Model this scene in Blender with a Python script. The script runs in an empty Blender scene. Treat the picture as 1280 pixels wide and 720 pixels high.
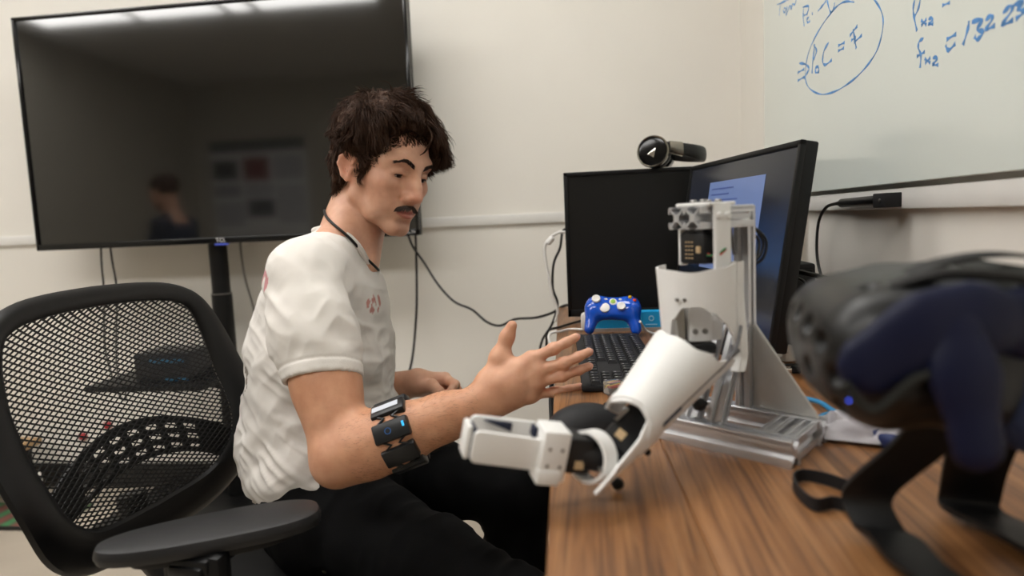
import bpy, bmesh, math, random
import numpy as np
from mathutils import Vector, Matrix

random.seed(7)
np.random.seed(7)
scene = bpy.context.scene
col = scene.collection

# ------------------------------------------------------------------ camera
CAM = Vector((0.0, 0.0, 1.0))
FPX = 853.33
YAW, PITCH, ROLL = math.radians(6.8), math.radians(5.75), math.radians(2.5)
_F = Vector((-math.sin(YAW) * math.cos(PITCH), math.cos(YAW) * math.cos(PITCH), -math.sin(PITCH)))
_R0 = Vector((math.cos(YAW), math.sin(YAW), 0.0))
_U0 = _R0.cross(_F)
_R = math.cos(ROLL) * _R0 - math.sin(ROLL) * _U0
_U = math.sin(ROLL) * _R0 + math.cos(ROLL) * _U0
cam_data = bpy.data.cameras.new('camera')
cam_data.lens = 24.0
cam_data.sensor_width = 36.0
cam_data.clip_start = 0.02
cam_data.dof.use_dof = True
cam_data.dof.focus_distance = 1.20
cam_data.dof.aperture_fstop = 2.8
cam = bpy.data.objects.new('camera', cam_data)
cam.matrix_world = Matrix(((_R.x, _U.x, -_F.x, CAM.x), (_R.y, _U.y, -_F.y, CAM.y), (_R.z, _U.z, -_F.z, CAM.z), (0, 0, 0, 1)))
col.objects.link(cam)
scene.camera = cam

# ------------------------------------------------------------------ world and exposure
world = bpy.data.worlds.new('world')
scene.world = world
world.use_nodes = True
world.node_tree.nodes['Background'].inputs['Color'].default_value = (1.0, 0.97, 0.93, 1)
world.node_tree.nodes['Background'].inputs['Strength'].default_value = 0.05
scene.view_settings.view_transform = 'Standard'
scene.view_settings.look = 'None'
scene.view_settings.exposure = 0.0
scene.view_settings.gamma = 1.0
scene.view_settings.use_curve_mapping = False
LAMP = 9.6        # emission of the ceiling light diffusers


def P(px, py, Y):
    """point of the place seen at photo pixel (px, py) on the vertical plane y = Y"""
    d = _F + _R * ((px - 640.0) / FPX) + _U * ((360.0 - py) / FPX)
    return CAM + d * ((Y - CAM.y) / d.y)


def PZ(px, py, Z):
    """point seen at a photo pixel on the horizontal plane z = Z"""
    d = _F + _R * ((px - 640.0) / FPX) + _U * ((360.0 - py) / FPX)
    return CAM + d * ((Z - CAM.z) / d.z)


def PX(px, py, X):
    d = _F + _R * ((px - 640.0) / FPX) + _U * ((360.0 - py) / FPX)
    return CAM + d * ((X - CAM.x) / d.x)


# ------------------------------------------------------------------ materials
def lin(c):
    if isinstance(c, str):
        c = [int(c[i:i + 2], 16) / 255 for i in (0, 2, 4)]
    return tuple((v / 12.92 if v <= 0.04045 else ((v + 0.055) / 1.055) ** 2.4) for v in c)


def mat(name, color, rough=0.5, metal=0.0, var=0.06, vscale=12.0, bump=0.0, bscale=200.0, emit=0.0, trans=0.0, sss=0.0, coat=0.0, spec=0.5, ior=1.45, stretch=None, detail=4.0):
    m = bpy.data.materials.new(name)
    m.use_nodes = True
    nt = m.node_tree
    b = nt.nodes['Principled BSDF']
    c = lin(color)
    b.inputs['Roughness'].default_value = rough
    b.inputs['Metallic'].default_value = metal
    b.inputs['Specular IOR Level'].default_value = spec
    b.inputs['IOR'].default_value = ior
    b.inputs['Coat Weight'].default_value = coat
    b.inputs['Coat Roughness'].default_value = 0.08
    b.inputs['Transmission Weight'].default_value = trans
    if sss:
        b.inputs['Subsurface Weight'].default_value = sss
        b.inputs['Subsurface Radius'].default_value = (0.012, 0.005, 0.003)
        b.inputs['Subsurface Scale'].default_value = 0.6
    tc = nt.nodes.new('ShaderNodeTexCoord')
    mp = nt.nodes.new('ShaderNodeMapping')
    nt.links.new(tc.outputs['Object'], mp.inputs['Vector'])
    if stretch:
        mp.inputs['Scale'].default_value = stretch
    nz = nt.nodes.new('ShaderNodeTexNoise')
    nz.inputs['Scale'].default_value = vscale
    nz.inputs['Detail'].default_value = detail
    nt.links.new(mp.outputs['Vector'], nz.inputs['Vector'])
    rp = nt.nodes.new('ShaderNodeValToRGB')
    rp.color_ramp.elements[0].position = 0.3
    rp.color_ramp.elements[1].position = 0.7
    rp.color_ramp.elements[0].color = tuple(v * (1 - var) for v in c) + (1,)
    rp.color_ramp.elements[1].color = tuple(min(1, v * (1 + var)) for v in c) + (1,)
    nt.links.new(nz.outputs['Fac'], rp.inputs['Fac'])
    nt.links.new(rp.outputs['Color'], b.inputs['Base Color'])
    if bump:
        n2 = nt.nodes.new('ShaderNodeTexNoise')
        n2.inputs['Scale'].default_value = bscale
        n2.inputs['Detail'].default_value = 3.0
        nt.links.new(mp.outputs['Vector'], n2.inputs['Vector'])
        bp = nt.nodes.new('ShaderNodeBump')
        bp.inputs['Strength'].default_value = bump
        bp.inputs['Distance'].default_value = 0.002
        nt.links.new(n2.outputs['Fac'], bp.inputs['Height'])
        nt.links.new(bp.outputs['Normal'], b.inputs['Normal'])
    if emit:
        nt.links.new(rp.outputs['Color'], b.inputs['Emission Color'])
        b.inputs['Emission Strength'].default_value = emit
    return m


M = {}


# ------------------------------------------------------------------ object helpers
def empty(name, loc, label, cat, group=None):
    o = bpy.data.objects.new(name, None)
    o.empty_display_size = 0.05
    o.location = loc
    col.objects.link(o)
    o['label'] = label
    o['category'] = cat
    if group:
        o['group'] = group
    return o


def tag(o, label, cat, group=None):
    o['label'] = label
    o['category'] = cat
    if group:
        o['group'] = group
    return o


def attach(o, parent):
    if parent is None:
        return
    o.parent = parent
    if parent.type == 'EMPTY':
        o.matrix_parent_inverse = Matrix.Translation(-Vector(parent.location))


def raw(name, verts, faces, m, parent=None, smooth=False, angle=None):
    me = bpy.data.meshes.new(name)
    me.from_pydata([tuple(v) for v in verts], [], faces)
    me.validate()
    o = bpy.data.objects.new(name, me)
    col.objects.link(o)
    if m is not None:
        me.materials.append(m)
    if smooth:
        me.polygons.foreach_set('use_smooth', [True] * len(me.polygons))
        if angle is not None:
            me.set_sharp_from_angle(angle=math.radians(angle))
    attach(o, parent)
    return o


def basis(x, y=None, z=None, o=(0, 0, 0)):
    """matrix with given x axis (and y or z hint)"""
    X = Vector(x).normalized()
    if y is not None:
        Y = Vector(y)
        Y = (Y - X * X.dot(Y)).normalized()
        Z = X.cross(Y)
    else:
        Z = Vector(z if z is not None else (0, 0, 1))
        Z = (Z - X * X.dot(Z)).normalized()
        Y = Z.cross(X)
    return Matrix(((X.x, Y.x, Z.x, o[0]), (X.y, Y.y, Z.y, o[1]), (X.z, Y.z, Z.z, o[2]), (0, 0, 0, 1)))


def rotz(a, o=(0, 0, 0)):
    return Matrix.Translation(Vector(o)) @ Matrix.Rotation(math.radians(a), 4, 'Z')


class MB:
    """collects shapes into one mesh; T maps local to world"""
    def __init__(self, T=None):
        self.T = T if T is not None else Matrix.Identity(4)
        self.v, self.f = [], []

    def put(self, verts, faces, L=None):
        n = len(self.v)
        A = self.T @ L if L is not None else self.T
        self.v += [A @ Vector(p) for p in verts]
        self.f += [tuple(i + n for i in f) for f in faces]
        return self

    def bm(self, b, L=None):
        b.verts.index_update()
        self.put([v.co.copy() for v in b.verts], [tuple(v.index for v in f.verts) for f in b.faces], L)
        b.free()
        return self

    def box(self, c, s, r=0.0, seg=2, L=None):
        b = bmesh.new()
        bmesh.ops.create_cube(b, size=1.0)
        for v in b.verts:
            v.co = Vector((v.co.x * s[0] + c[0], v.co.y * s[1] + c[1], v.co.z * s[2] + c[2]))
        if r > 0:
            bmesh.ops.bevel(b, geom=list(b.edges), offset=min(r, 0.49 * min(s)), segments=seg, affect='EDGES', profile=0.5)
        return self.bm(b, L)

    def cyl(self, p, q, r1, r2=None, n=20, caps=True, bev=0.0):
        r2 = r1 if r2 is None else r2
        p, q = Vector(p), Vector(q)
        L = (q - p).length
        prof = [(0, 0, 0)] if False else None
        rings = [(0, r1), (L, r2)]
        if bev > 0:
            rings = [(0, r1 - bev), (bev * 0.3, r1 - bev * 0.3), (bev, r1), (L - bev, r2), (L - bev * 0.3, r2 - bev * 0.3), (L, r2 - bev)]
        return self.lathe(p, q - p, rings, n, caps)

    def lathe(self, p, d, rings, n=24, caps=True, a0=0.0, a1=360.0, hint=None):
        """rings: (distance along d, radius)"""
        d = Vector(d).normalized()
        h = Vector(hint) if hint is not None else (Vector((0, 0, 1)) if abs(d.z) < 0.9 else Vector((1, 0, 0)))
        u = (h - d * d.dot(h)).normalized()
        w = d.cross(u)
        full = abs(a1 - a0) >= 359.9
        m = n if full else n + 1
        vs, fs = [], []
        for (t, r) in rings:
            for i in range(m):
                a = math.radians(a0 + (a1 - a0) * i / n)
                vs.append(Vector(p) + d * t + (u * math.cos(a) + w * math.sin(a)) * r)
        for k in range(len(rings) - 1):
            for i in range(n):
                j = (i + 1) % m
                fs.append((k * m + i, k * m + j, (k + 1) * m + j, (k + 1) * m + i))
        if caps and full:
            fs.append(tuple(range(m))[::-1])
            fs.append(tuple((len(rings) - 1) * m + i for i in range(m)))
        return self.put(vs, fs)

    def tube(self, pts, r, n=8, closed=False, caps=True, flat=None):
        pts = [Vector(p) for p in pts]
        k = len(pts)
        rs = r if isinstance(r, (list, tuple)) else [r] * k
        vs, fs = [], []
        prev = None
        for i in range(k):
            a = pts[(i - 1) % k] if (closed or i > 0) else pts[i]
            b = pts[(i + 1) % k] if (closed or i < k - 1) else pts[i]
            t = (b - a)
            t = t.normalized() if t.length > 1e-9 else Vector((0, 0, 1))
            if prev is None:
                h = Vector((0, 0, 1)) if abs(t.z) < 0.9 else Vector((1, 0, 0))
                u = (h - t * t.dot(h)).normalized()
            else:
                u = prev - t * t.dot(prev)
                u = u.normalized() if u.length > 1e-6 else t.orthogonal().normalized()
            prev = u
            w = t.cross(u)
            for j in range(n):
                ang = 2 * math.pi * j / n
                vs.append(pts[i] + (u * math.cos(ang) + w * math.sin(ang)) * rs[i])
        for i in range(k if closed else k - 1):
            i2 = (i + 1) % k
            for j in range(n):
                j2 = (j + 1) % n
                fs.append((i * n + j, i * n + j2, i2 * n + j2, i2 * n + j))
        if caps and not closed:
            fs.append(tuple(range(n))[::-1])
            fs.append(tuple((k - 1) * n + j for j in range(n)))
        return self.put(vs, fs)

    def prism(self, poly, z0, z1, L=None, bev=0.0):
        """extrude a closed xy polygon"""
        b = bmesh.new()
        vv = [b.verts.new((p[0], p[1], z0)) for p in poly]
        f = b.faces.new(vv)
        r = bmesh.ops.extrude_face_region(b, geom=[f])
        for g in r['geom']:
            if isinstance(g, bmesh.types.BMVert):
                g.co.z = z1
        bmesh.ops.recalc_face_normals(b, faces=list(b.faces))
        if bev > 0:
            es = [e for e in b.edges if abs(e.verts[0].co.z - e.verts[1].co.z) < 1e-7]
            bmesh.ops.bevel(b, geom=es, offset=bev, segments=2, affect='EDGES', profile=0.5)
        return self.bm(b, L)

    def ball(self, c, r, n=16, L=None):
        b = bmesh.new()
        bmesh.ops.create_uvsphere(b, u_segments=n, v_segments=max(6, n // 2), radius=1.0)
        rr = r if isinstance(r, (tuple, list)) else (r, r, r)
        for v in b.verts:
            v.co = Vector((v.co.x * rr[0] + c[0], v.co.y * rr[1] + c[1], v.co.z * rr[2] + c[2]))
        return self.bm(b, L)

    def sheet(self, grid, thick=0.0):
        """grid of points -> (solid) sheet"""
        h, w = len(grid), len(grid[0])
        vs = [Vector(p) for row in grid for p in row]
        fs = [(i * w + j, i * w + j + 1, (i + 1) * w + j + 1, (i + 1) * w + j) for i in range(h - 1) for j in range(w - 1)]
        if thick == 0:
            return self.put(vs, fs)
        nm = [Vector() for _ in vs]
        for f in fs:
            n = (vs[f[1]] - vs[f[0]]).cross(vs[f[3]] - vs[f[0]])
            for i in f:
                nm[i] += n
        nv = len(vs)
        v2 = [vs[i] - nm[i].normalized() * thick for i in range(nv)]
        rim = [(0, j) for j in range(w)] + [(i, w - 1) for i in range(1, h)] + [(h - 1, j) for j in range(w - 2, -1, -1)] + [(i, 0) for i in range(h - 2, 0, -1)]
        idx = [i * w + j for i, j in rim]
        f2 = [tuple(i + nv for i in f[::-1]) for f in fs]
        side = [(idx[k], idx[k] + nv, idx[(k + 1) % len(idx)] + nv, idx[(k + 1) % len(idx)]) for k in range(len(idx))]
        return self.put(vs + v2, fs + f2 + side)

    def build(self, name, m, parent=None, smooth=True, angle=35):
        return raw(name, self.v, self.f, m, parent, smooth, angle)


def spline(pts, n=8):
    """Catmull-Rom through the points"""
    pts = [Vector(p) for p in pts]
    out = []
    for i in range(len(pts) - 1):
        p0 = pts[max(i - 1, 0)]; p1 = pts[i]; p2 = pts[i + 1]; p3 = pts[min(i + 2, len(pts) - 1)]
        for k in range(n):
            t = k / n
            out.append(0.5 * ((2 * p1) + (p2 - p0) * t + (2 * p0 - 5 * p1 + 4 * p2 - p3) * t * t + (3 * p1 - p0 - 3 * p2 + p3) * t ** 3))
    out.append(pts[-1])
    return out


def cable(name, pts, r, m, label, n=10, cat='cable', group=None):
    o = MB().tube(spline(pts, n), r, 8).build(name, m)
    tag(o, label, cat, group)
    return o


def text_mesh(name, s, size, T, m, parent=None, depth=0.0004, align='CENTER', spacing=1.0):
    cu = bpy.data.curves.new(name, 'FONT')
    cu.body = s
    cu.size = size
    cu.extrude = depth
    cu.align_x = align
    cu.align_y = 'CENTER'
    cu.space_character = spacing
    cu.resolution_u = 3
    tmp = bpy.data.objects.new(name + '_tmp', cu)
    col.objects.link(tmp)
    dg = bpy.context.evaluated_depsgraph_get()
    me = bpy.data.meshes.new_from_object(tmp.evaluated_get(dg))
    bpy.data.objects.remove(tmp)
    me.transform(T)
    me.materials.clear()
    me.materials.append(m)
    o = bpy.data.objects.new(name, me)
    col.objects.link(o)
    attach(o, parent)
    return o


def struct(o):
    o['kind'] = 'structure'
    return o

# ------------------------------------------------------------------ materials of the place
def wall_paint(name, c):
    return mat(name, c, rough=0.75, var=0.025, vscale=2.5, bump=0.12, bscale=260)


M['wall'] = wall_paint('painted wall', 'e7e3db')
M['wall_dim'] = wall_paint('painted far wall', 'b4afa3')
M['ceiling'] = mat('ceiling tile', 'd8d5ce', 0.9, var=0.05, vscale=60, bump=0.3, bscale=300)
M['rail'] = mat('rail paint', 'e4e2de', 0.4, var=0.02)
M['base'] = mat('vinyl baseboard', '1c1a19', 0.45, var=0.1)
M['black'] = mat('black plastic', '0e0e0f', 0.42, var=0.12, vscale=40, bump=0.05, bscale=900, spec=0.35)
M['black_gloss'] = mat('glossy black plastic', '0c0c0d', 0.12, var=0.05)
M['black_soft'] = mat('soft black', '17171a', 0.65, var=0.15, vscale=60, bump=0.1, bscale=700)
M['cable'] = mat('black cable rubber', '161514', 0.5, var=0.1)
M['white_cable'] = mat('white cable', 'e8e6e2', 0.45, var=0.03)
M['white'] = mat('white printed plastic', 'efeeec', 0.42, var=0.02, vscale=30, bump=0.06, bscale=(900))
M['alu'] = mat('anodised aluminium', 'dcdde0', 0.32, metal=0.7, var=0.04, vscale=50)
M['alu_plate'] = mat('brushed aluminium plate', 'c4c2bd', 0.4, metal=0.6, var=0.05, vscale=30)
M['steel'] = mat('screw steel', '8d8b88', 0.35, metal=0.9, var=0.1)
M['chrome'] = mat('chrome', 'dcd8d0', 0.12, metal=1.0, var=0.03)


def floor_mat():
    m = mat('floor', 'b3a899', 0.35, var=0.1, vscale=3.0, bump=0.05, bscale=80)
    return m


def wood_mat():
    m = bpy.data.materials.new('walnut laminate')
    m.use_nodes = True
    nt = m.node_tree
    b = nt.nodes['Principled BSDF']
    tc = nt.nodes.new('ShaderNodeTexCoord')
    mp = nt.nodes.new('ShaderNodeMapping')
    mp.inputs['Scale'].default_value = (1.0, 0.05, 1.0)
    nt.links.new(tc.outputs['Object'], mp.inputs['Vector'])
    # broad waviness so that the figure wanders
    wn = nt.nodes.new('ShaderNodeTexNoise'); wn.inputs['Scale'].default_value = 9.0; wn.inputs['Detail'].default_value = 2.0
    nt.links.new(mp.outputs['Vector'], wn.inputs['Vector'])
    mx = nt.nodes.new('ShaderNodeMixRGB'); mx.blend_type = 'ADD'; mx.inputs['Fac'].default_value = 0.06
    nt.links.new(mp.outputs['Vector'], mx.inputs[1]); nt.links.new(wn.outputs['Color'], mx.inputs[2])
    n1 = nt.nodes.new('ShaderNodeTexNoise'); n1.inputs['Scale'].default_value = 60.0; n1.inputs['Detail'].default_value = 8.0; n1.inputs['Roughness'].default_value = 0.68
    nt.links.new(mx.outputs['Color'], n1.inputs['Vector'])
    rp = nt.nodes.new('ShaderNodeValToRGB')
    e = rp.color_ramp.elements
    e[0].position = 0.3; e[0].color = lin('5b3a22') + (1,)
    e[1].position = 0.72; e[1].color = lin('a87a50') + (1,)
    mid = rp.color_ramp.elements.new(0.5); mid.color = lin('865a34') + (1,)
    nt.links.new(n1.outputs['Fac'], rp.inputs['Fac'])
    # fine pores
    mp2 = nt.nodes.new('ShaderNodeMapping'); mp2.inputs['Scale'].default_value = (1.0, 0.02, 1.0)
    nt.links.new(tc.outputs['Object'], mp2.inputs['Vector'])
    n2 = nt.nodes.new('ShaderNodeTexNoise'); n2.inputs['Scale'].default_value = 260.0; n2.inputs['Detail'].default_value = 3.0
    nt.links.new(mp2.outputs['Vector'], n2.inputs['Vector'])
    r2 = nt.nodes.new('ShaderNodeValToRGB')
    r2.color_ramp.elements[0].position = 0.36; r2.color_ramp.elements[0].color = (0.42, 0.38, 0.34, 1)
    r2.color_ramp.elements[1].position = 0.5; r2.color_ramp.elements[1].color = (1, 1, 1, 1)
    nt.links.new(n2.outputs['Fac'], r2.inputs['Fac'])
    ml = nt.nodes.new('ShaderNodeMixRGB'); ml.blend_type = 'MULTIPLY'; ml.inputs['Fac'].default_value = 0.8
    nt.links.new(rp.outputs['Color'], ml.inputs[1]); nt.links.new(r2.outputs['Color'], ml.inputs[2])
    nt.links.new(ml.outputs['Color'], b.inputs['Base Color'])
    b.inputs['Roughness'].default_value = 0.38
    bp = nt.nodes.new('ShaderNodeBump'); bp.inputs['Strength'].default_value = 0.12; bp.inputs['Distance'].default_value = 0.001
    nt.links.new(n2.outputs['Fac'], bp.inputs['Height']); nt.links.new(bp.outputs['Normal'], b.inputs['Normal'])
    return m


M['floor'] = floor_mat()
M['wood'] = wood_mat()
M['wood_edge'] = mat('laminate edge', '8a5a32', 0.45, var=0.15, vscale=20, stretch=(1, 0.1, 1))

# ------------------------------------------------------------------ room shell
XL, XR, YF, YB, ZC = -4.7, 0.52, -3.3, 2.45, 2.75
struct(MB().box(((XL + XR) / 2, (YF + YB) / 2, -0.05), (XR - XL + 0.4, YB - YF + 0.4, 0.1)).build('floor', M['floor'], smooth=False))
struct(MB().box(((XL + XR) / 2, (YF + YB) / 2, ZC + 0.05), (XR - XL + 0.4, YB - YF + 0.4, 0.1)).build('ceiling', M['ceiling'], smooth=False))
struct(MB().box(((XL + XR) / 2, YB + 0.06, ZC / 2), (XR - XL + 0.2, 0.12, ZC)).build('wall_back', M['wall'], smooth=False))
struct(MB().box((XR + 0.06, (YF + YB) / 2, ZC / 2), (0.12, YB - YF, ZC)).build('wall_right', M['wall'], smooth=False))
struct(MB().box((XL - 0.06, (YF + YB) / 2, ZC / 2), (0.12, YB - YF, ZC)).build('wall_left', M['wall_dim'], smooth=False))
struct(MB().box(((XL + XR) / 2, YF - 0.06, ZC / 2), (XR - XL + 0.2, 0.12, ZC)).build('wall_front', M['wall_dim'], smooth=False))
# chair rails at eye height of the camera
struct(MB().box(((XL + XR) / 2, YB - 0.006, 1.0), (XR - XL, 0.012, 0.036), 0.003).build('trim_1', M['rail']))
struct(MB().box((XR - 0.008, (YF + YB) / 2, 1.006), (0.016, YB - YF, 0.034), 0.003).build('trim_2', M['rail']))
struct(MB().box(((XL + XR) / 2, YB - 0.006, 0.05), (XR - XL, 0.012, 0.1), 0.003).build('baseboard_back', M['base']))
struct(MB().box((XR - 0.006, (YF + YB) / 2, 0.05), (0.012, YB - YF, 0.1), 0.003).build('baseboard_right', M['base']))

# ceiling grid and lights (the row seen mirrored in the television is the middle one)
m = bpy.data.materials.new('light diffuser')
m.use_nodes = True
bs = m.node_tree.nodes['Principled BSDF']
bs.inputs['Base Color'].default_value = (0.9, 0.9, 0.88, 1)
bs.inputs['Emission Color'].default_value = (1.0, 0.98, 0.95, 1)
bs.inputs['Emission Strength'].default_value = LAMP
M['diffuser'] = m
M['lamp_frame'] = mat('white enamel', 'e6e5e2', 0.4, var=0.02)
lights = []
for row, (yy, xs) in enumerate(((-0.55, ((-3.98, 0.84), (-3.17, 0.74), (-2.67, 0.22), (-2.05, 0.98), (-0.75, 1.14))), (1.25, ((-3.15, 1.14), (-1.65, 1.14), (-0.35, 1.14))))):
    for i, (x, w) in enumerate(xs):
        lights.append((x, yy, row, i, w))
rowname = ('middle ceiling row above the camera', 'ceiling row nearest the television wall')
ordn = ('first', 'second', 'third', 'fourth', 'fifth')
for x, yy, row, i, w in lights:
    t = empty('ceiling_light', (x, yy, ZC), 'white troffer light, %s from the left in the %s' % (ordn[i], rowname[row]), 'ceiling light', 'ceiling troffer lights')
    f = MB()
    for sx in (-1, 1):
        f.box((x + sx * (w / 2 - 0.008), yy, ZC - 0.012), (0.016, 0.6, 0.024), 0.003)
        f.box((x, yy + sx * 0.288, ZC - 0.012), (w - 0.033, 0.024, 0.024), 0.003)
    f.build('frame', M['lamp_frame'], t)
    MB().box((x, yy, ZC - 0.010), (w - 0.034, 0.55, 0.010)).build('diffuser', M['diffuser'], t, smooth=False)

# ------------------------------------------------------------------ desk
DT = rotz(2.4, (-0.030, 0.2, 0.0))      # local x to the right wall, y away, desk edge at x = 0
DZ = 0.73
desk = empty('desk', DT @ Vector((0.26, 0.9, 0)), 'walnut laminate desk standing against the right wall', 'desk')
MB(DT).box((0.0645, 0.925, DZ - 0.0125), (0.129, 1.85, 0.025), 0.002).build('plank', M['wood'], desk)
MB(DT).box((0.3335, 0.925, DZ - 0.0125), (0.407, 1.85, 0.025), 0.002).build('plank', M['wood'], desk)
MB(DT).box((0.129 + 0.0005, 0.925, DZ - 0.016), (0.004, 1.848, 0.0275)).build('seam_strip', M['wood_edge'], desk)
for lx in (0.05, 0.48):
    for ly in (0.08, 1.77):
        MB(DT).box((lx, ly, (DZ - 0.025) / 2), (0.05, 0.05, DZ - 0.025), 0.004).build('leg', M['black'], desk)
MB(DT).box((0.48, 0.925, DZ - 0.075), (0.02, 1.64, 0.09), 0.003).build('rear_rail', M['black'], desk)

# ------------------------------------------------------------------ smooth solids (for people and cloth)
class SDF:
    def __init__(self, lo, hi, h):
        self.lo = np.array(lo, np.float64)
        self.h = h
        self.n = np.ceil((np.array(hi) - self.lo) / h).astype(int) + 1
        self.phi = np.full(self.n, 1.0, np.float32)

    def _win(self, lo, hi):
        a = np.clip(np.floor((np.array(lo) - self.lo) / self.h).astype(int), 0, self.n)
        b = np.clip(np.ceil((np.array(hi) - self.lo) / self.h).astype(int) + 1, 0, self.n)
        if np.any(b <= a):
            return None
        sl = tuple(slice(a[i], b[i]) for i in range(3))
        ax = [(self.lo[i] + self.h * np.arange(a[i], b[i])).astype(np.float32) for i in range(3)]
        return sl, ax[0][:, None, None], ax[1][None, :, None], ax[2][None, None, :]

    def _mix(self, sl, d, k, sub):
        p = self.phi[sl]
        if sub:
            d = -d
            if k > 0:
                g = np.maximum(k - np.abs(p - d), 0) / k
                self.phi[sl] = np.maximum(p, d) + g * g * k * 0.25
            else:
                self.phi[sl] = np.maximum(p, d)
        else:
            if k > 0:
                g = np.maximum(k - np.abs(p - d), 0) / k
                self.phi[sl] = np.minimum(p, d) - g * g * k * 0.25
            else:
                self.phi[sl] = np.minimum(p, d)

    def cone(self, a, b, ra, rb, k=0.01, sub=False, sq=None):
        """tapered capsule; sq = (axis, factor) flattens it across a direction"""
        a = np.array(a, float); b = np.array(b, float)
        pad = max(ra, rb) * (1.0 if sq is None else max(1.0, 1.0 / sq[1])) + k + 3 * self.h
        w = self._win(np.minimum(a, b) - pad, np.maximum(a, b) + pad)
        if w is None:
            return self
        sl, x, y, z = w
        ba = b - a
        L2 = float(ba @ ba) + 1e-12
        px, py, pz = x - a[0], y - a[1], z - a[2]
        t = np.clip((px * ba[0] + py * ba[1] + pz * ba[2]) / L2, 0, 1)
        qx, qy, qz = px - t * ba[0], py - t * ba[1], pz - t * ba[2]
        if sq is not None:
            u = np.array(sq[0], float); u /= np.linalg.norm(u)
            dt = qx * u[0] + qy * u[1] + qz * u[2]
            e = sq[1]     # >1 flattens along u
            d = np.sqrt(qx * qx + qy * qy + qz * qz + dt * dt * (e * e - 1)) - (ra + (rb - ra) * t)
            d = d / max(1.0, (1 + e) / 2)
        else:
            d = np.sqrt(qx * qx + qy * qy + qz * qz) - (ra + (rb - ra) * t)
        self._mix(sl, d, k, sub)
        return self

    def chain(self, pts, rs, k=0.01, sub=False, sq=None):
        for i in range(len(pts) - 1):
            self.cone(pts[i], pts[i + 1], rs[i], rs[i + 1], k, sub, sq)
        return self

    def ell(self, c, r, A=None, k=0.01, sub=False):
        """ellipsoid; A = 3x3 rotation, columns are its axes"""
        c = np.array(c, float); r = np.array(r, float)
        A = np.eye(3) if A is None else np.array(A, float)
        ext = np.sqrt(((A * r) ** 2).sum(1)) + k + 3 * self.h
        w = self._win(c - ext, c + ext)
        if w is None:
            return self
        sl, x, y, z = w
        px, py, pz = x - c[0], y - c[1], z - c[2]
        k0 = 0; k1 = 0
        for i in range(3):
            q = (px * A[0, i] + py * A[1, i] + pz * A[2, i]) / r[i]
            k0 = k0 + q * q
            k1 = k1 + (q / r[i]) ** 2
        k0 = np.sqrt(k0); k1 = np.sqrt(k1) + 1e-9
        self._mix(sl, k0 * (k0 - 1) / k1, k, sub)
        return self

    def rbox(self, c, half, r, A=None, k=0.01, sub=False):
        c = np.array(c, float); b = np.array(half, float) - r
        A = np.eye(3) if A is None else np.array(A, float)
        ext = np.abs(A) @ (b + r) + k + 3 * self.h
        w = self._win(c - ext, c + ext)
        if w is None:
            return self
        sl, x, y, z = w
        px, py, pz = x - c[0], y - c[1], z - c[2]
        q = [np.abs(px * A[0, i] + py * A[1, i] + pz * A[2, i]) - b[i] for i in range(3)]
        d = np.sqrt(sum(np.maximum(t, 0) ** 2 for t in q)) + np.minimum(np.maximum(np.maximum(q[0], q[1]), q[2]), 0) - r
        self._mix(sl, d, k, sub)
        return self

    def plane(self, p, n, k=0.0, lo=None, hi=None):
        """cut away the side n points to"""
        p = np.array(p, float); n = np.array(n, float); n /= np.linalg.norm(n)
        w = self._win(self.lo if lo is None else lo, (self.lo + self.h * self.n) if hi is None else hi)
        sl, x, y, z = w
        d = (x - p[0]) * n[0] + (y - p[1]) * n[1] + (z - p[2]) * n[2]
        self._mix(sl, -d, k, True)
        return self

    def mesh(self):
        ph = self.phi
        s = ph < 0
        nx, ny, nz = self.n
        c = [s[i:nx - 1 + i, j:ny - 1 + j, k:nz - 1 + k] for i in (0, 1) for j in (0, 1) for k in (0, 1)]
        anyc = c[0].copy(); allc = c[0].copy()
        for q in c[1:]:
            anyc |= q; allc &= q
        act = anyc & ~allc
        idx = np.argwhere(act)
        vid = np.full(act.shape, -1, np.int32)
        vid[act] = np.arange(len(idx))
        offs = np.array([(i, j, k) for i in (0, 1) for j in (0, 1) for k in (0, 1)])
        val = np.stack([ph[idx[:, 0] + o[0], idx[:, 1] + o[1], idx[:, 2] + o[2]] for o in offs], 1)
        acc = np.zeros((len(idx), 3)); cnt = np.zeros(len(idx))
        for a in range(8):
            for b in range(a + 1, 8):
                if abs(offs[a] - offs[b]).sum() != 1:
                    continue
                va, vb = val[:, a], val[:, b]
                m = (va < 0) != (vb < 0)
                t = np.where(m, va / np.where(va == vb, 1, va - vb), 0)
                acc += np.where(m[:, None], offs[a] + t[:, None] * (offs[b] - offs[a]), 0)
                cnt += m
        verts = self.lo + self.h * (idx + acc / cnt[:, None])
        faces = []
        for ax in range(3):
            sh = [slice(None)] * 3
            a = [slice(None)] * 3; b = [slice(None)] * 3
            a[ax] = slice(0, -1); b[ax] = slice(1, None)
            e = s[tuple(a)] != s[tuple(b)]
            o1, o2 = [i for i in range(3) if i != ax]
            e = e.copy()
            z0 = [slice(None)] * 3; z0[o1] = 0; e[tuple(z0)] = False
            z0 = [slice(None)] * 3; z0[o1] = -1; e[tuple(z0)] = False
            z0 = [slice(None)] * 3; z0[o2] = 0; e[tuple(z0)] = False
            z0 = [slice(None)] * 3; z0[o2] = -1; e[tuple(z0)] = False
            q = np.argwhere(e)
            if len(q) == 0:
                continue
            d1 = np.zeros(3, int); d1[o1] = 1
            d2 = np.zeros(3, int); d2[o2] = 1
            g = lambda p: vid[p[:, 0], p[:, 1], p[:, 2]]
            quad = np.stack([g(q - d1 - d2), g(q - d2), g(q), g(q - d1)], 1)
            inside = s[q[:, 0], q[:, 1], q[:, 2]]
            flip = inside if ax != 1 else ~inside
            quad[~flip] = quad[~flip][:, ::-1]
            faces.append(quad)
        faces = np.concatenate(faces)
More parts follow.
